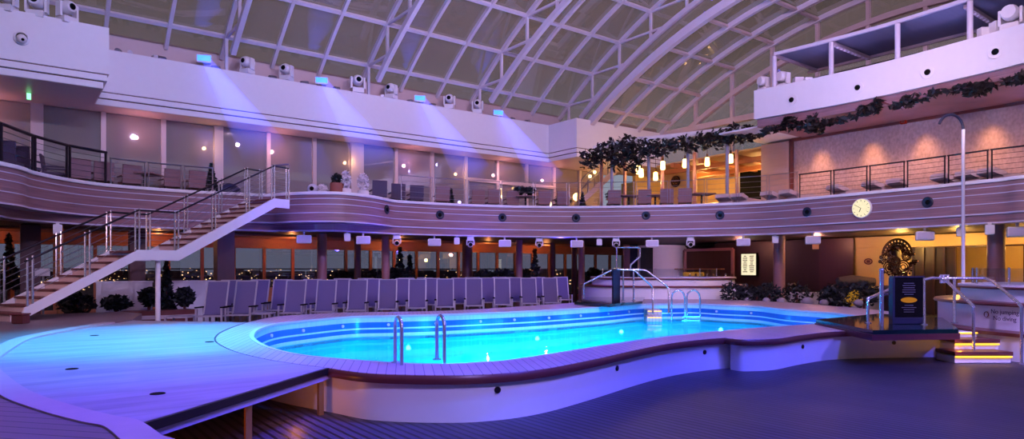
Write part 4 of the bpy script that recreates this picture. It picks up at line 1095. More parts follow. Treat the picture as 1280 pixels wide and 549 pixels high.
for k in range(28):
    a = r3.uniform(-1.0, PI + 1.0); rr = r3.uniform(.4, .54)
    MB().ball(cen + vx * (rr * math.cos(a)) + Vector((0, 0, rr * math.sin(a) - .2)) - vy * r3.uniform(.0, .15), r3.uniform(.025, .055), 10, 7).build('bead', 'bronze', sc_, smooth=True)
for k in range(12):
    a = PI * k / 6; c0 = cen + vx * (.3 * math.cos(a)) + Vector((0, 0, .42 * math.sin(a) - .18)) - vy * .14
    MB().leaves(c0, .1, 6, .1).build('metal_leaf', 'bronze', sc_)
# ---- covered bench with metal frame
q = PD(1072, 360, 23.6); q.z = 0
t = thing('covered_sofa', 'dark quilted curved sofa with steel rail between the gold wall and the planter', 'sofa', q)
MB().box((0, .1, .75), (1.5, .7, .42)).xf(q, FACE).build('seat_block', 'navy', t)
MB().tube([Vector((-.55, .3, 1.16)), Vector((0, .34, 1.2)), Vector((.75, .3, 1.14))], [.16, .2, .16], 12).xf(q, FACE).build('backrest', 'dark_chair', t, smooth=True)
MB().tube([(-.8, -.3, .0), (-.8, -.3, .95), (.8, -.3, .95), (.8, -.3, 0)], .025, 8).xf(q, FACE).build('front_rail', 'satin', t, smooth=True)
for sx in (-.6, .6): MB().box((sx, -.2, .27), (.08, .08, .54)).xf(q, FACE).build('leg', 'satin', t)
# red emblem plate on the gold wall
q = PU(1085.5, 327, 25.815); t = thing('emblem_plate', 'small red emblem on the gold wall left of the sculpture', 'sign', q)
MB().tube([q + Vector((-.01, .14 * math.cos(a), .1 * math.sin(a))) for a in [2 * PI * i / 14 for i in range(14)]], .022, 6, True).build('ring', 'lip', t)
MB().box(q + Vector((-.01, 0, 0)), (.02, .12, .1)).build('centre', 'lip', t)
# ---- bar recess under the balcony
bar = thing('bar_unit', 'long bar recess with pink-lit wooden frame behind the far hot tub', 'bar', PU(886, 345, 25.7) * Vector((1, 1, 0)) if False else Vector((25.6, 16, 0)))
a, b = PU(856, 313, 25.7), PU(916, 313, 25.7)
fz0, fz1 = 1.15, a.z
MB().bar((25.7, a.y, fz1), (25.7, b.y, fz1), .12).bar((25.7, a.y, 0.9), (25.7, a.y, fz1), .12).bar((25.7, b.y, .9), (25.7, b.y, fz1), .12).build('frame', 'column', bar)
MB().box((25.85, (a.y + b.y) / 2, 1.6), (.06, a.y - b.y, 1.7)).build('back_panel', 'dark_wood', bar)
MB().box((25.3, (a.y + b.y) / 2, .55), (.6, a.y - b.y + .5, 1.1)).build('counter', 'dark_wood', bar)
for k, z in enumerate((1.45,)): MB().box((25.55, (a.y + b.y) / 2 + .4, 1.62), (.3, 2.6, .04)).build('shelf', 'amber_frame', bar)
MB().box((25.45, a.y - .7, 1.3), (.25, 1.0, .34)).build('amber_backlight', 'photo_amber', bar)
r5 = random.Random(9)
for k in range(9):
    y = a.y - .3 - .32 * k; p0 = Vector((25.3, y, 1.1)); 
    t = thing('glassware', f'small clear glass on the bar counter, {ORD[k]} from the left', 'glass', p0, 'glassware on the bar counter')
    MB().lathe([(.0, 0), (.05, 0), (.06, r5.uniform(.18, .3)), (.04, .32), (.035, .32)], p0, 10).build('vessel', ('clear_glass', 'steel', 'lip')[k % 3], t, smooth=True)
# lit menu board
q = PU(934, 331, 25.6); h0 = PU(934, 344, 25.6).z; h1 = PU(934, 317.5, 25.6).z; w = abs(PU(925, 331, 25.6).y - PU(943, 331, 25.6).y)
t = thing('menu_board', 'bright cream lit menu board on the dark wall right of the bar', 'sign', (25.8, q.y, h0))
MB().box((25.75, q.y, (h0 + h1) / 2), (.08, w + .08, h1 - h0 + .08)).build('frame', 'black', t)
MB().box((25.7, q.y, (h0 + h1) / 2), (.02, w, h1 - h0)).build('screen', 'screen', t)
tx = MB()
for k in range(9):
    for s in (-1, 1):
        z = h1 - .1 - k * (h1 - h0 - .16) / 9; ww = w * r5.uniform(.16, .36); tx.box((25.685, q.y + s * w * .23, z), (.006, ww, .035))
tx.build('text_line', 'pillar', t)
# pale curved booth and frosted screen beside it
q = PD(826, 345, 33.0); q.z = 0
t = thing('curved_booth', 'pale curved cylinder booth behind the far hot tub', 'booth', q)
MB().lathe([(1.2, .0), (1.2, 2.7), (1.15, 2.78), (0, 2.78)], q, 36).build('curved_panel', 'white', t, smooth=True)
MB().bar(q + vx * 1.2, q + vx * 1.2 + Vector((0, 0, 2.7)), .11).build('edge_strip', 'white', t)
q = PD(808, 345, 29.0); q.z = 0; t = thing('frosted_screen', 'grey-green frosted glass screen left of the curved booth', 'screen', q)
MB().box((0, 0, 1.35), (.56, .04, 2.4)).xf(q, FACE).build('panel', 'leaf2', t); MB().box((-.3, 0, 1.3), (.05, .08, 2.6)).xf(q, FACE).build('post', 'satin', t)
q = PD(783, 345, 29.5); q.z = 0; t = thing('tall_cabinet', 'pale narrow pier beside the shower pipe under the balcony', 'cabinet', q)
MB().box((0, 0, 1.35), (.26, .3, 2.7)).xf(q, FACE).build('body', 'column', t); MB().box((.3, 0, 1.35), (.36, .25, 2.7)).xf(q, FACE).build('door', 'navy', t)
# ---- planters by the right pool edge
def planter(xa, xb, D, h, label):
    a, b = PD(xa, 380, D), PD(xb, 380, D); m = (a + b) / 2; m.z = 0; t = thing('planter', label, 'planter', m)
    d = b - a; MB().box((0, 0, h / 2), (d.length, .5, h)).xf(m, math.atan2(d.y, d.x)).build('trough', 'plinth', t)
    MB().box((0, 0, h - .01), (d.length - .1, .4, .06)).xf(m, math.atan2(d.y, d.x)).build('soil', 'black', t)
planter(925, 965, 25.6, .8, 'stone planter trough behind the far right coping, left of the column')
planter(966, 1046, 25.2, .75, 'long pale stone planter trough right of the round column')
planter(1048, 1100, 22.6, .72, 'stone planter trough below the dark sofa')
def shrub(x, y, D, rx, rz, label, mat='leaf', z0=None, n=260, size=.09, group=None, cone=False, extra=None):
    c = PD(x, y, D); z0 = max(0, c.z - rz) if z0 is None else z0
    t = thing('conifer' if cone else 'shrub', label, 'plant', (c.x, c.y, z0), group)
    MB().leaves(c, (rx, rx, rz), n, size, cone=cone).build('foliage', mat, t)
    MB().tube([(c.x, c.y, z0), (c.x, c.y, c.z)], .04, 6).build('stem', 'lip', t)
    if extra: MB().leaves(c - vy * rx * .7, (rx * .9, .2, rz * .8), 70, .05).build('blossom', extra, t)
    return t
for k, (x, y, D, rx, rz) in enumerate(((917, 368, 23.8, .5, .48), (932, 369, 23.7, .5, .4), (946, 371, 23.4, .4, .35), (962, 368, 23.6, .45, .45), (996, 369, 23.0, .55, .45), (1038, 371, 21.2, .4, .35), (1050, 366, 21.2, .5, .42), (1080, 368, 20.4, .45, .42))):
    shrub(x, y, D, rx, rz, f'round dark blue-green shrub beside the right pool edge, {ORD[k]} from the left', 'leaf2' if k % 2 else 'leaf', 0, 300, .08, 'shrubs beside the right pool edge')
shrub(1062, 372, 19.9, .34, .3, 'shrub with yellow blossom at the right pool edge left of the landing', 'leaf', 0, 150, .07, extra='yellow_flower')
for k, (x, y, D, r) in enumerate(((958, 376, 22.8, .14), (977, 377, 22.3, .17), (1010, 377.5, 21.7, .2), (1030, 379, 21, .15), (1073, 379, 19.4, .14), (935, 375, 23.4, .13))):
    q = PD(x, y, D); q.z = max(r * .8, q.z); o = MB().ball(q, (r, r * .9, r * .8)).build('garden_stone', 'stone', smooth=True, label=f'pale rounded stone among the shrubs at the right pool edge, {ORD[k]} along the bed', cat='stone', group='stones among the shrubs')
bed = MB().prism([(19.3, 9.3), (20.6, 9.0), (22.6, 12.3), (22.4, 15.2), (20.7, 15.6), (20.95, 13.5), (20.6, 11.2)], .02, .34).build('planting_bed', 'black', label='dark raised soil bed along the right edge of the pool', cat='planting bed')
# ---- left: low white screens, shrubs and a curved wooden step near the stair foot
for xa, xb, v, l in ((120, 190, 21.6, 'low white screen wall under the staircase, left of the support post'), (214, 268, 21.6, 'low white screen wall right of the staircase support post')):
    a, b = PV(xa, 352, v), PV(xb, 352, v); m = (a + b) / 2; m.z = 0; t = thing('planter_screen', l, 'screen wall', m)
    MB().box((m.x, m.y, .62), ((b - a).length, .12, 1.24)).build('panel', 'white', t); MB().box((m.x, m.y, 1.25), ((b - a).length + .04, .16, .04)).build('cap', 'white', t)
for x, y, D, rx, rz, l, cone in ((96, 380, 17.0, .45, .3, 'wide dark shrub in the shadow under the staircase', False), (145, 379, 17.5, .36, .2, 'low clipped dark shrub before the left white screen', False), (186, 371, 18.4, .26, .27, 'grassy dark shrub left of the conifer at the stair', False),
                                 (208, 355, 18.6, .24, .75, 'slim dark conifer beside the staircase support post', True), (231, 371, 18.4, .27, .27, 'grassy dark shrub right of the conifer at the stair', False), (172, 341, 22.0, .3, .35, 'small dark shrub seen through the staircase', True)):
    shrub(x, y, D, rx, rz, l, 'leaf', 0, 420 if not cone else 700, .08, cone=cone)
sp = smooth_path([uv(100, 392, .3), uv(165, 387, .3), uv(215, 386, .3), uv(255, 385, .3)], 5)
cs = thing('curved_bench', 'low curved wooden step bench behind the stage, before the shrubs', 'bench', (sp[5][0], sp[5][1], 0))
a = [PV(x, 380, v) for x, v in ((150, 19.6), (175, 19.5), (200, 19.4), (225, 19.4), (247, 19.5))]
sp = smooth_path([(p.x, p.y) for p in a], 4)
MB().sweep(sp, [(-.5, 0), (.0, 0), (.0, .52), (-.5, .52)]).build('bench_body', 'lip', cs); MB().sweep(sp, [(.0, .3), (.012, .3), (.012, .4), (.0, .4)]).build('bench_band', 'band', cs)
# ---- plants and chairs along the lower windows
for k, (x, y, D, rx, rz, cone) in enumerate(((430, 349, 27, .45, .35, False), (468, 348, 27, .5, .35, False), (492, 347, 27, .3, .4, False), (500, 337, 27, .42, .9, True), (512, 338, 27, .3, .6, True), (606, 347, 28, .4, .35, False), (628, 346, 28.6, .5, .35, False), (657, 346, 29.3, .36, .35, False),
                                             (668.5, 337, 28.5, .34, .85, True), (742, 345, 31.5, .4, .4, False), (11, 328, 20, .33, .8, True))):
    shrub(x, y, D, rx, rz, f'dark potted {"conifer" if cone else "bush"} against the lower windows, {ORD[k]} in the row' if x > 20 else 'dark conifer at the far left behind the stair foot', 'leaf', 0, 420, .1, 'plants against the lower windows', cone)
LC = Repeat(make_chair('amber_frame', 'dining_chair'))
for k, (x, D) in enumerate(((250, 23.4), (300, 24), (333, 24.2), (366, 24.6), (388, 24.6), (447, 25.2))):
    p = PD(x, 345, D); LC.put((p.x, p.y, 0), R(150 + 20 * k), f'orange-lit dining chair by the lower windows, {ORD[k]} from the left', 'dining chairs by the lower windows')
# ---- upper balcony: plants, flower pots
def pot_plant(p, r, h, foliage, label, pot='terracotta', name='potted_plant', rx=.25, rz=.3, n=260, cone=False, size=.06):
    t = thing(name, label, 'plant', p)
    MB().lathe([(0, 0), (r * .7, 0), (r, h * .6), (r * .95, h), (r * .8, h), (0, h * .95)], p, 16).build('pot', pot, t, smooth=True)
    MB().leaves(p + Vector((0, 0, h + rz * .85)), (rx, rx, rz), n, size, cone=cone).build('foliage', foliage, t)
    return t
p = updeck(264, .5); pot_plant(p, .2, .4, 'leaf', 'dark conifer in a white urn on the balcony above the stairs', 'white', 'potted_conifer', .27, .45, 500, True)
p = updeck(285, .55); o = thing('folded_parasol', 'dark rounded covered bundle on the balcony beside the stair rail', 'bundle', p); MB().ball(p + Vector((0, 0, .35)), (.42, .25, .3)).build('cover', 'navy', o, smooth=True); MB().ball(p + Vector((.3, 0, .22)), (.22, .2, .2)).build('end_cap', 'navy', o, smooth=True)
p = updeck(421, .45); pot_plant(p, .22, .62, 'leaf', 'dark leafy plant in a terracotta pot on the balcony bulge', 'terracotta', rx=.17, rz=.16)
for x, b, l in ((432, .42, 'tall white flowers in a pale pot on the balcony bulge, beside the terracotta pot'), (454, .42, 'tall white flowers in a pale pot on the balcony bulge, nearest the violet chairs')):
    pot_plant(updeck(x, b), .19, .45, 'flower', l, 'flower', 'flower_pot', .19, .32, 420, size=.05)
for x, b, l in ((403, .42, 'small bunch of white flowers at the left of the balcony bulge'),):
    pot_plant(updeck(x, b), .15, .36, 'flower', l, 'flower', 'flower_pot', .17, .12, 160, size=.05)
p = updeck(391, .42); o = thing('round_lamp', 'small pale blue round fitting with a dark centre on the balcony bulge', 'fitting', p); MB().ball(p + Vector((0, 0, .42)), .17).build('globe', 'stripe', o, smooth=True); MB().ball(p + Vector((-.08, -.12, .42)), .07).build('core', 'black', o, smooth=True); MB().tube([p, p + Vector((0, 0, .3))], .04).build('stand', 'stripe', o)
for x, b, rz, l in ((564, .7, .32, 'dark slim plant between woven chairs left of the glass doors'), ):
    pot_plant(updeck(x, b), .14, .3, 'leaf', l, 'black', rx=.16, rz=rz, cone=True)
for x, l in ((650, 'dark leafy potted plant on the balcony table, left one of two'), (662, 'dark leafy potted plant on the balcony table, right one of two')):
    pot_plant(updeck(x, 1.0) + Vector((0, 0, .75)), .1, .1, 'leaf', l, 'black', rx=.24, rz=.16)
pot_plant(updeck(704, 1.7), .16, .45, 'leaf', 'dark bushy plant behind the last chair by the glass doors', 'black', rx=.35, rz=.3)
pot_plant(updeck(728, .4), .14, .18, 'leaf', 'small cone-shaped conifer on the balcony left of the pergola', 'black', 'potted_conifer', .19, .36, 500, True)
pot_plant(updeck(766, 1.5), .18, .6, 'leaf', 'dark bushy plant behind the first pergola chair', 'black', rx=.32, rz=.25)
# ---- pergola with vine and pendant lamps
perg = thing('pergola', 'curved white pergola beam on slim posts over the far upper bar', 'pergola', updeck(840, 1))
pts = []
for x, y in ((742, 186), (765, 181), (795, 175), (830, 172), (868, 167.5), (909, 163), (932, 160.5)):
    q = PD(x, y, bal(x) + .75); pts.append(q)
MB().tube(pts, .11, 8).build('beam', 'white', perg, smooth=True)
for x in (765, 811, 860, 909):
    q = PD(x, 172, bal(x) + .75); k = min(pts, key=lambda v: (v - q).length); MB().tube([(q.x, q.y, ZU), (q.x, q.y, k.z)], 0.065, 10).build('post', 'plinth', perg, smooth=True)
for x in (752, 781, 828, 868, 921):
    D = bal(x) + 2.6; q = PD(x, 190, D); MB().tube([(q.x, q.y, ZU), (q.x, q.y, 6.36)], .07, 8).build('rear_post', 'column', perg, smooth=True)
def vine(label, spots, seed, dback):
    r = random.Random(seed); first = PD(spots[0][0], spots[0][1], bal(spots[0][0]) + dback); t = thing('hanging_vine', label, 'vine', first)
    m = MB(); core = []
    for x, y, sx, sy, n in spots:
        D = bal(x) + dback; q = PD(x, y, D); core.append(q); k = D / F
        m.leaves(q, (sx * 1.15 * k, .4, sy * 1.2 * k), n, .12, r, shell=.1)
    m.build('foliage', 'vine', t)
    st_ = core if len(core) > 1 else core + [core[0] + Vector((.3, 0, 0))]
    MB().tube(st_, .03, 6).build('stem', 'lip', t)
vine('dark leafy vine spilling over the left half of the pergola', [(735, 200, 10, 12, 90), (750, 193, 12, 12, 120), (766, 189, 14, 13, 156), (782, 185, 14, 14, 168), (770, 203, 12, 9, 72), (798, 187, 14, 15, 168), (790, 202, 14, 12, 108), (815, 186, 12, 12, 120), (830, 184, 12, 10, 96), (845, 181, 10, 8, 72)], 1, .6)
vine('dark leafy vine along the right half of the pergola', [(862, 178, 12, 11, 108), (880, 175, 14, 11, 132), (900, 173, 14, 13, 144), (918, 170, 14, 12, 132), (936, 167, 12, 10, 108), (948, 163, 8, 8, 60)], 2, .6)
def vine2(label, spots, seed):
    r = random.Random(seed); t = None; m = MB(); core = []
    for x, y, sx, sy, n in spots:
        a = min(bx, key=lambda p: abs(640 + F * ((p[0] * SA - p[1] * CA) / (p[0] * CA + p[1] * SA)) - x)); D = a[0] * CA + a[1] * SA + .1
        q = PD(x, y, D); core.append(q); k = D / F; m.leaves(q, (.25, sx * k, sy * k), n, .11, r)
    t = thing('hanging_vine', label, 'vine', core[0]); m.build('foliage', 'vine', t); MB().tube(core, .03, 6).build('stem', 'lip', t)
vine2('trailing dark garland under the upper box above the stone pilaster', [(962, 163, 10, 4, 60), (975, 160, 7, 3, 30), (987, 154, 9, 9, 110), (999, 157, 6, 6, 50), (1013, 156, 7, 10, 90), (1024, 160, 6, 8, 60), (1018, 146, 5, 4, 26)], 3)
vine2('trailing dark garland under the middle of the upper box', [(1035, 153, 9, 4, 50), (1050, 151, 8, 4, 40), (1064, 147, 8, 2, 24), (1081, 138, 10, 7, 90), (1094, 134, 7, 8, 70), (1099, 127, 6, 4, 26), (1118, 133, 8, 3, 28), (1136, 126, 9, 8, 100), (1152, 121, 12, 5, 60), (1168, 117, 8, 4, 36)], 4)
vine2('trailing dark garland under the right part of the upper box', [(1190, 113, 9, 3, 36), (1205, 108, 12, 2, 34), (1222, 112, 15, 8, 160), (1236, 106, 9, 6, 80), (1262, 101, 9, 3, 40), (1278, 98, 8, 6, 60)], 5)
def make_pendant():
    t = thing('pendant_lamp', 'lamp', 'pendant lamp')
    MB().lathe([(.035, .3), (.07, .28), (.085, .05), (.07, 0), (0, 0)], (0, 0, 0), 14).build('lamp_shade', 'warm_lamp', t, smooth=True)
    MB().tube([(0, 0, .3), (0, 0, .42)], .03, 8).build('lamp_cap', 'bronze', t); MB().tube([(0, 0, .4), (0, 0, 1.1)], .008, 5).build('cord', 'black', t)
    return t
PR = Repeat(make_pendant())
lamps = []
for k, (x, y, d) in enumerate(((798, 213, 2.3), (801.5, 217, 1.8), (819.5, 221, 2.8), (828.5, 207.5, 2.0), (856, 205, 2.0), (884, 203, 2.0), (913.5, 199, 2.0))):
    q = PD(x, y, bal(x) + d); lamps.append(q); PR.put(q - Vector((0, 0, .15)), 0, f'glowing amber pendant lamp over the far upper bar, {ORD[k]} from the left', 'amber pendant lamps over the upper bar', sc=1.15)
# bar fittings on the upper deck end
q = PU(845, 227, 25.3); struct('wall_bar_pier', MB().box((25.5, q.y, 5.04), (.3, 1.9, 2.62)), 'tan'); t = thing('wall_medallion', 'round dark ornate medallion on the lit wall of the upper bar', 'wall ornament', q)
MB().lathe([(0, 0), (.27, 0), (.27, .05), (0, .06)], q, 24, 'X').build('disc', 'black', t)
for f in (.22, .14): MB().tube([q + Vector((-.03, f * math.cos(a), f * math.sin(a))) for a in [2 * PI * k / 18 for k in range(18)]], .018, 6, True).build('ring', 'bronze', t)
for k in range(6): MB().bar(q + Vector((-.03, 0, 0)), q + Vector((-.03, .2 * math.cos(k * PI / 3), .2 * math.sin(k * PI / 3))), .02).build('spoke', 'bronze', t)
for o in t.children: o.location.x -= .06
a, b = PU(862, 235, 27.2), PU(925, 235, 27.2)
t = thing('upper_bar_counter', 'pale upper bar counter with amber under-glow below the pendant lamps', 'bar counter', (27.2, (a.y + b.y) / 2, ZU))
MB().box((27.2, (a.y + b.y) / 2, ZU + .5), (.6, a.y - b.y, 1.0)).build('body', 'tan', t); MB().box((27.1, (a.y + b.y) / 2, ZU + 1.03), (.85, a.y - b.y + .1, .06)).build('worktop', 'white', t)
MB().box((26.88, (a.y + b.y) / 2, ZU + .35), (.03, a.y - b.y - .1, .25)).build('under_glow', 'photo_amber', t)
a, b = PU(930, 215, 27.9), PU(951, 215, 27.9)
struct('door_2', MB().box((27.9, (a.y + b.y) / 2, 5.0), (.2, abs(a.y - b.y) + .3, 2.6)), 'black')
# diagonal stair with rails at the far left of the upper bar
t = thing('upper_stair', 'pale diagonal stair with lit handrails behind the pergola post', 'staircase', PD(748, 250, 28))
aS, bS = PD(727, 252, 28.5), PD(768, 215, 28.5)
MB().bar(aS, bS, .5, .22).build('stringer', 'cushion', t)
for h in (.55, .95): MB().tube([aS + Vector((0, 0, h)), bS + Vector((0, 0, h))], .035, 8).build('handrail', 'satin', t)
for k in range(6):
    q = aS.lerp(bS, k / 5); MB().tube([q, q + Vector((0, 0, .95))], .03, 6).build('post', 'satin', t)
for k in range(2):
    q = aS.lerp(bS, .25 + .14 * k) + Vector((0, 0, .75)) - vy * .1; MB().ball(q, .07).build('stair_lamp', 'warm_lamp', t)
# small ceiling fixtures near the exit
p = PV(36, 100, 22.0); t = thing('exit_light', 'small green glowing lamp under the upper left box', 'lamp', (p.x, p.y, 6.2)); MB().box((p.x, p.y, 6.23), (.1, .1, .2)).build('housing', 'white', t); MB().box((p.x, p.y - .06, 6.23), (.09, .02, .16)).build('lens', glow('green_lamp', (120, 255, 160), 3), t)
p = PV(229, 297, 23.0); t = thing('wall_screen', 'small dark television hanging behind the stairs', 'television', (p.x, p.y, 2.3)); MB().box((p.x, p.y, 2.5), (.42, .06, .3)).build('screen', 'black', t); MB().bar((p.x, p.y + .05, 2.6), (p.x, p.y + .05, 2.85), .05).build('bracket', 'black', t)
p = PV(75, 315, 21.8); t = thing('lit_post', 'slim amber-lit metal post behind the staircase at far left', 'post', (p.x, p.y, 0)); MB().tube([(p.x, p.y, 0), (p.x, p.y, 2.8)], .075, 12).build('tube', 'amber_frame', t, smooth=True); MB().lathe([(.14, 0), (.14, .03), (.08, .04)], (p.x, p.y, 0), 14).build('base', 'satin', t)
p = PU(1129.5, 152, UP - .06); t = thing('fire_alarm', 'small red alarm box on the red-brown trim of the textured wall', 'alarm', p); MB().box(p, (.1, .18, .16)).build('box', glow('alarm_red', (190, 50, 40), .25), t); MB().box(p + Vector((-.055, 0, 0)), (.01, .1, .08)).build('cover', 'lip', t)
q = PD(26, 389, 13.1); q.z = C + .02; t = thing('litter_bin', 'small red-brown box standing at the foot of the staircase', 'bin', q); MB().box((0, 0, .09), (.22, .2, .18)).xf(q, FACE).build('body', 'red_wood', t); MB().box((0, 0, .19), (.24, .22, .03)).xf(q, FACE).build('lid', 'lip', t)
q = PD(54, 345, 16.6); q.z = 0; t = thing('notice_stand', 'small white notice plate on a slim stand behind the stair treads', 'sign', q); MB().tube([q, q + Vector((0, 0, 1.45))], .025, 8).build('stand', 'satin', t); MB().box((0, -.03, 1.53), (.36, .03, .19)).xf(q, FACE).build('plate', 'white', t); MB().lathe([(.18, 0), (.18, .02), (.03, .03)], q, 16).build('base', 'satin', t)
# underwater lamps
for k, (u, v) in enumerate(LIGHT_UW):
    t = thing('underwater_light', f'bright underwater lamp glowing in the pool, {ORD[k]} from the left end', 'pool light', (u, v, -1.15), 'underwater lamps in the pool')
    MB().lathe([(.16, 0), (.16, .05), (.12, .06)], (u, v, -1.15), 16).build('rim', 'steel', t); MB().lathe([(0, .055), (.12, .055)], (u, v, -1.15), 16).build('lens', 'uw_lamp', t)
# ================================================================== LIGHT
def light(kind, name, loc, energy, c, size=.3, target=None, spot=None, blend=.4, sy=None):
    d = bpy.data.lights.new(name, kind); d.energy = energy; d.color = lin(c)[:3]
    if kind == 'AREA':
        d.size = size
        if sy: d.shape = 'RECTANGLE'; d.size_y = sy
    elif kind == 'SUN': d.angle = size
    else: d.shadow_soft_size = size
    if spot: d.spot_size = R(spot); d.spot_blend = blend
    o = bpy.data.objects.new(name, d); col.objects.link(o); o.location = loc
    if target is not None: o.rotation_euler = (Vector(target) - Vector(loc)).to_track_quat('-Z', 'Y').to_euler()
    return o
VIO, WARM, PINK = (210, 190, 252), (255, 196, 120), (255, 190, 215)
# unseen fill spots added to brighten hall and roof, mostly behind the viewer
for k, (p, t, e, c) in enumerate((((1, 3, 9.6), (3, 22, 5.5), 1500, VIO), ((6, 1, 9.6), (12, 22, 5.5), 2000, VIO), ((11, 3, 10.2), (20, 21, 5.5), 1700, (240, 196, 238)),
                                  ((8, -1, 9.2), (23, 8, 4.4), 330, (206, 186, 246)), ((12, 1, 9.8), (21, 14, 5.5), 850, (236, 196, 240)), ((3, 8, 10.4), (4, 21, 3.0), 700, VIO))):
    light('SPOT', 'hall_fill', p, e * 1.62, c, .1, t, 110, .9)
for p in ((6, 8, 5.0), (12, 9, 5.0), (17, 8, 5.0), (10, 15, 5.5)):
    light('SPOT', 'roof_fill', p, 520, (205, 180, 245), .15, (p[0] + 1, p[1] + 1.5, 12), 150, .8)  # unseen upward spots added to lighten the roof
for k, (f, tg) in enumerate(zip(floods, ((6.5, 13.5, .5), (10.5, 13.5, .5), (14, 13, .5), (17, 12.5, .5)))):
    light('SPOT', 'flood_beam', f - Vector((0, .25, 0)), 1500, (80, 80, 255), .12, tg, 44, .9)
    light('SPOT', 'fascia_streak', f - Vector((0, .22, -.05)), 130, (70, 80, 255), .3, f + Vector((1.0, -.3, -2.0)), 56, 1.0)
light('SPOT', 'stage_cyan', (3.2, 12.5, 9.8), 14000, (30, 175, 255), .4, (2.0, 12.0, .5), 40, .7)
light('SPOT', 'stage_cyan', (6, 9, 9.8), 9000, (40, 150, 255), .4, (1.6, 10.0, .5), 40, .9)
light('SPOT', 'stage_violet', (6, 5, 9.4), 6000, (95, 75, 255), .4, (1.4, 7.2, .5), 40, .9)
light('SPOT', 'curb_violet', (4, 2, 8.5), 5200, (110, 90, 255), .4, (-.3, 6.5, .5), 44, .9)  # unseen spot added to brighten the teak and curb
light('SPOT', 'deck_blue', (6, 3, 9.6), 5200, (40, 50, 255), .4, (6.0, 5.2, 0), 56, .9)
light('SPOT', 'wall_blue', (9, 0, 7), 4000, (60, 70, 255), .4, (8.0, 6, .2), 70, .9)  # unseen spot put in to light the pool's near wall
for u, v in LIGHT_UW: light('SPOT', 'underwater_glow', (u, v, -.25), 3600, (0, 175, 235), .1, (u, v, -1), 165, .3)
for u in (4.8, 8.0, 11.2, 14.4): light('SPOT', 'underwater_fill', (u, 9.2 if u > 5 else 10.3, -.1), 1800, (0, 165, 245), .2, (u, 9.5, -1), 165, .3)
for u in (-1, 4, 8.5, 13, 17.5, 21): light('POINT', 'lower_window_glow', (u, 24.9, 2.5), 26, (255, 158, 92), .04)
for u in (6.5, 10, 13.5, 17): light('POINT', 'lounge_glow', (u, 19.3, 2.7), 50, (90, 70, 255), .15)
for q in lamps: light('POINT', 'pendant_glow', q - Vector((0, 0, .25)), 22, WARM, .08)
light('POINT', 'upper_bar_glow', (26.2, 16.2, 5.5), 170, (255, 205, 130), .2)
light('POINT', 'upper_bar_glow', (26.2, 19.5, 5.5), 140, (255, 205, 130), .2)
light('POINT', 'upper_stair_glow', (22.5, 22.3, 5.2), 60, (255, 190, 110), .2)
for v in (12.3, 10.5, 8.9, 7.1, 5.3, 3.6):
    light('SPOT', 'wall_scallop', (UP - .55, v, 6.3), 240, (255, 180, 115), .2, (UP + .15, v, 4.2), 60, 1.0)
    light('POINT', 'panel_foot_fill', (UP - .6, v + .8, 4.9), 10, (255, 180, 130), .1)  # weak warm points added along the panel foot, no fittings there
for v in (10.3, 8.5, 6.5, 4.5): light('POINT', 'lower_gold_glow', (24.9, v, 2.3), 70, (255, 196, 100), .1)
light('POINT', 'amber_room', (27.0, 6.5, 2.2), 140, (255, 190, 90), .2)
for p in ((24.6, 16.5, 2.6), (24.3, 13.0, 2.6)): light('POINT', 'bar_fill', p, 55, (255, 165, 140), .1)  # warm points added to bring up the dark bar recess
for p, e in ((PD(1205, 447, 11.1), 1.5), (PD(1200, 447, 11.5), 1.5)): light('POINT', 'step_glow', (p.x, p.y, .28 if e else .1), e, (255, 170, 50), .03)
light('POINT', 'under_stage_glow', (1.35, 6.15, .22), 4, (255, 120, 30), .05)
light('POINT', 'under_stage_glow', (2.4, 6.9, .22), 2.5, (255, 150, 50), .05)
light('SPOT', 'wall_blue', (10.2, -2.5, 5), 2000, (110, 100, 255), .3, (12.6, 5, .3), 60, .9)  # added spot lifting the right end of the pool wall
light('SPOT', 'wall_lavender', (2.2, 0, 5.0), 1500, (176, 150, 255), .3, (4.0, 6.2, .25), 46, .9)  # added fill from the viewer's side for the left pool wall
light('SPOT', 'floor_cyan', (3, 3, 7), 900, (40, 120, 255), .3, (3.6, 4.9, 0), 34, 1.0)  # blue spot added to tint the floor, no fixture built
light('SPOT', 'stair_fill', (-3.0, 14.5, 3.2), 420, (255, 195, 215), .1, (3.2, 18.6, 1.8), 60, .9)  # added pink fill for the risers, no lamp stands here
for u, v in ((4.6, 12.2), (7.0, 13.0), (10.5, 12.8), (13.5, 12.8), (16.2, 11.5)): light('POINT', 'tile_fill', (u, v, .16), 13, (40, 190, 255), .05)  # cyan points added above the water to brighten the tiles
light('SPOT', 'tub_wash', (9, 0, 7.5), 4200, (190, 160, 255), .3, (14.6, 4.4, .9), 40, .9)  # unseen spot added to lift the right tub
light('SPOT', 'tub_wash', (13, 8, 8.5), 1800, (190, 160, 255), .3, (19.3, 15.8, .9), 40, .9)  # unseen spot added to lift the far tub
light('SPOT', 'panel_wash', (14, 4, 6.2), 1000, (236, 205, 225), .2, (23.3, 8, 5.2), 60, .9)  # added fill over the textured wall panel
for v in (12, 9, 6, 3.5): light('POINT', 'soffit_wash', (22.2, v, 5.75), 9, (190, 170, 255), .1)  # violet points added to lighten the right-hand soffit
light('SPOT', 'booth_fill', (21.5, 16.2, 2.6), 420, (210, 180, 255), .1, (25.8, 21.8, 1.6), 40, .8)  # spot added to light the otherwise dark booth
light('POINT', 'canopy_fill', (21.2, 7.5, 8.1), 13, (170, 165, 255), .1)  # points added below the canopy to brighten its underside
light('POINT', 'canopy_fill', (21.2, 11, 8.1), 9, (180, 160, 255), .1)
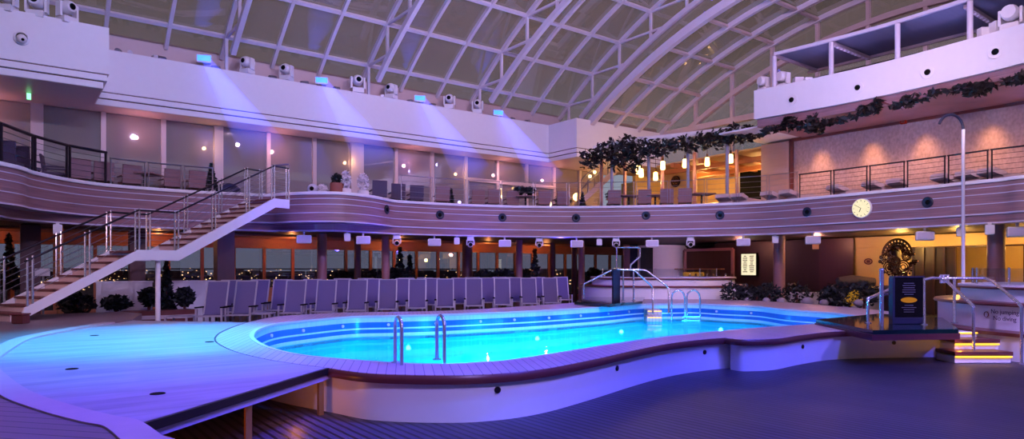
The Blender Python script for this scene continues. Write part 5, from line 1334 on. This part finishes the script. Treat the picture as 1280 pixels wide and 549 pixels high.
for u in (-3.5, -.5, 3.2, 7.4, 12.6, 17.0, 19.8): light('POINT', 'soffit_fill', (u, 22.85, 5.75), 14, (255, 170, 170), .06)  # pink points added to lift the dark left soffit
for k, u in enumerate((5.5, 10.4, 15.3)): light('POINT', 'upper_window_warm', (u - .35, 23.0, 5.6), 8, (255, 190, 110), .05)
# soft haze in the flood beams
def haze():
    m, nt, out = nodes('beam_haze'); L = nt.links
    e = N(nt, 'ShaderNodeEmission'); e.inputs[0].default_value = lin((70, 90, 255))
    gp = N(nt, 'ShaderNodeNewGeometry'); sp_ = N(nt, 'ShaderNodeSeparateXYZ'); mr = N(nt, 'ShaderNodeMapRange')
    mr.inputs['From Min'].default_value = 4.7; mr.inputs['From Max'].default_value = 8.0
    L.new(gp.outputs['Position'], sp_.inputs[0]); L.new(sp_.outputs[2], mr.inputs[0])
    pw = N(nt, 'ShaderNodeMath', operation='POWER'); pw.inputs[1].default_value = 1.6; L.new(mr.outputs[0], pw.inputs[0])
    ml = N(nt, 'ShaderNodeMath', operation='MULTIPLY'); ml.inputs[1].default_value = 2.1; L.new(pw.outputs[0], ml.inputs[0])
    L.new(ml.outputs[0], e.inputs[1]); L.new(e.outputs[0], out.inputs[1]); return m
M['haze'] = haze()
for k, f in enumerate(floods):
    d = Vector((1.35, -1.55, -3.0)); m = MB().tube([f + d * (q / 6) for q in range(7)], [.13 + .1 * q for q in range(7)], 24)
    m.build('light_haze', 'haze', smooth=True, label=f'soft blue haze in the beam of the {ORD[k]} flood light from the left', cat='haze', kind='stuff')
# ---- sky at dusk
w = bpy.data.worlds.new('dusk'); scene.world = w; w.use_nodes = True; nt = w.node_tree; nt.nodes.clear()
out = nt.nodes.new('ShaderNodeOutputWorld'); bg = nt.nodes.new('ShaderNodeBackground'); tc = nt.nodes.new('ShaderNodeTexCoord'); sp_ = nt.nodes.new('ShaderNodeSeparateXYZ')
cr = nt.nodes.new('ShaderNodeValToRGB'); nt.links.new(tc.outputs['Generated'], sp_.inputs[0]); nt.links.new(sp_.outputs[2], cr.inputs[0])
el = cr.color_ramp.elements; el[0].position, el[0].color = 0, lin((152, 160, 178)); el[1].position, el[1].color = .6, lin((104, 92, 84))
k = el.new(.12); k.color = lin((136, 142, 158)); k = el.new(.3); k.color = lin((108, 102, 98))
nt.links.new(cr.outputs[0], bg.inputs[0]); bg.inputs[1].default_value = 1.05; nt.links.new(bg.outputs[0], out.inputs[0])
# ================================================================== CAMERA
cd = bpy.data.cameras.new('camera'); cam = bpy.data.objects.new('camera', cd); col.objects.link(cam)
cd.sensor_width = 36; cd.lens = 36 * F / 1280; cd.shift_y = (YH - 274.5) / 1280; cd.clip_end = 5000
cam.location = (0, 0, HC); cam.rotation_euler = (R(90), 0, math.atan2(-CA, SA)); scene.camera = cam
scene.view_settings.view_transform = 'Standard'; scene.view_settings.look = 'None'; scene.view_settings.exposure = 0
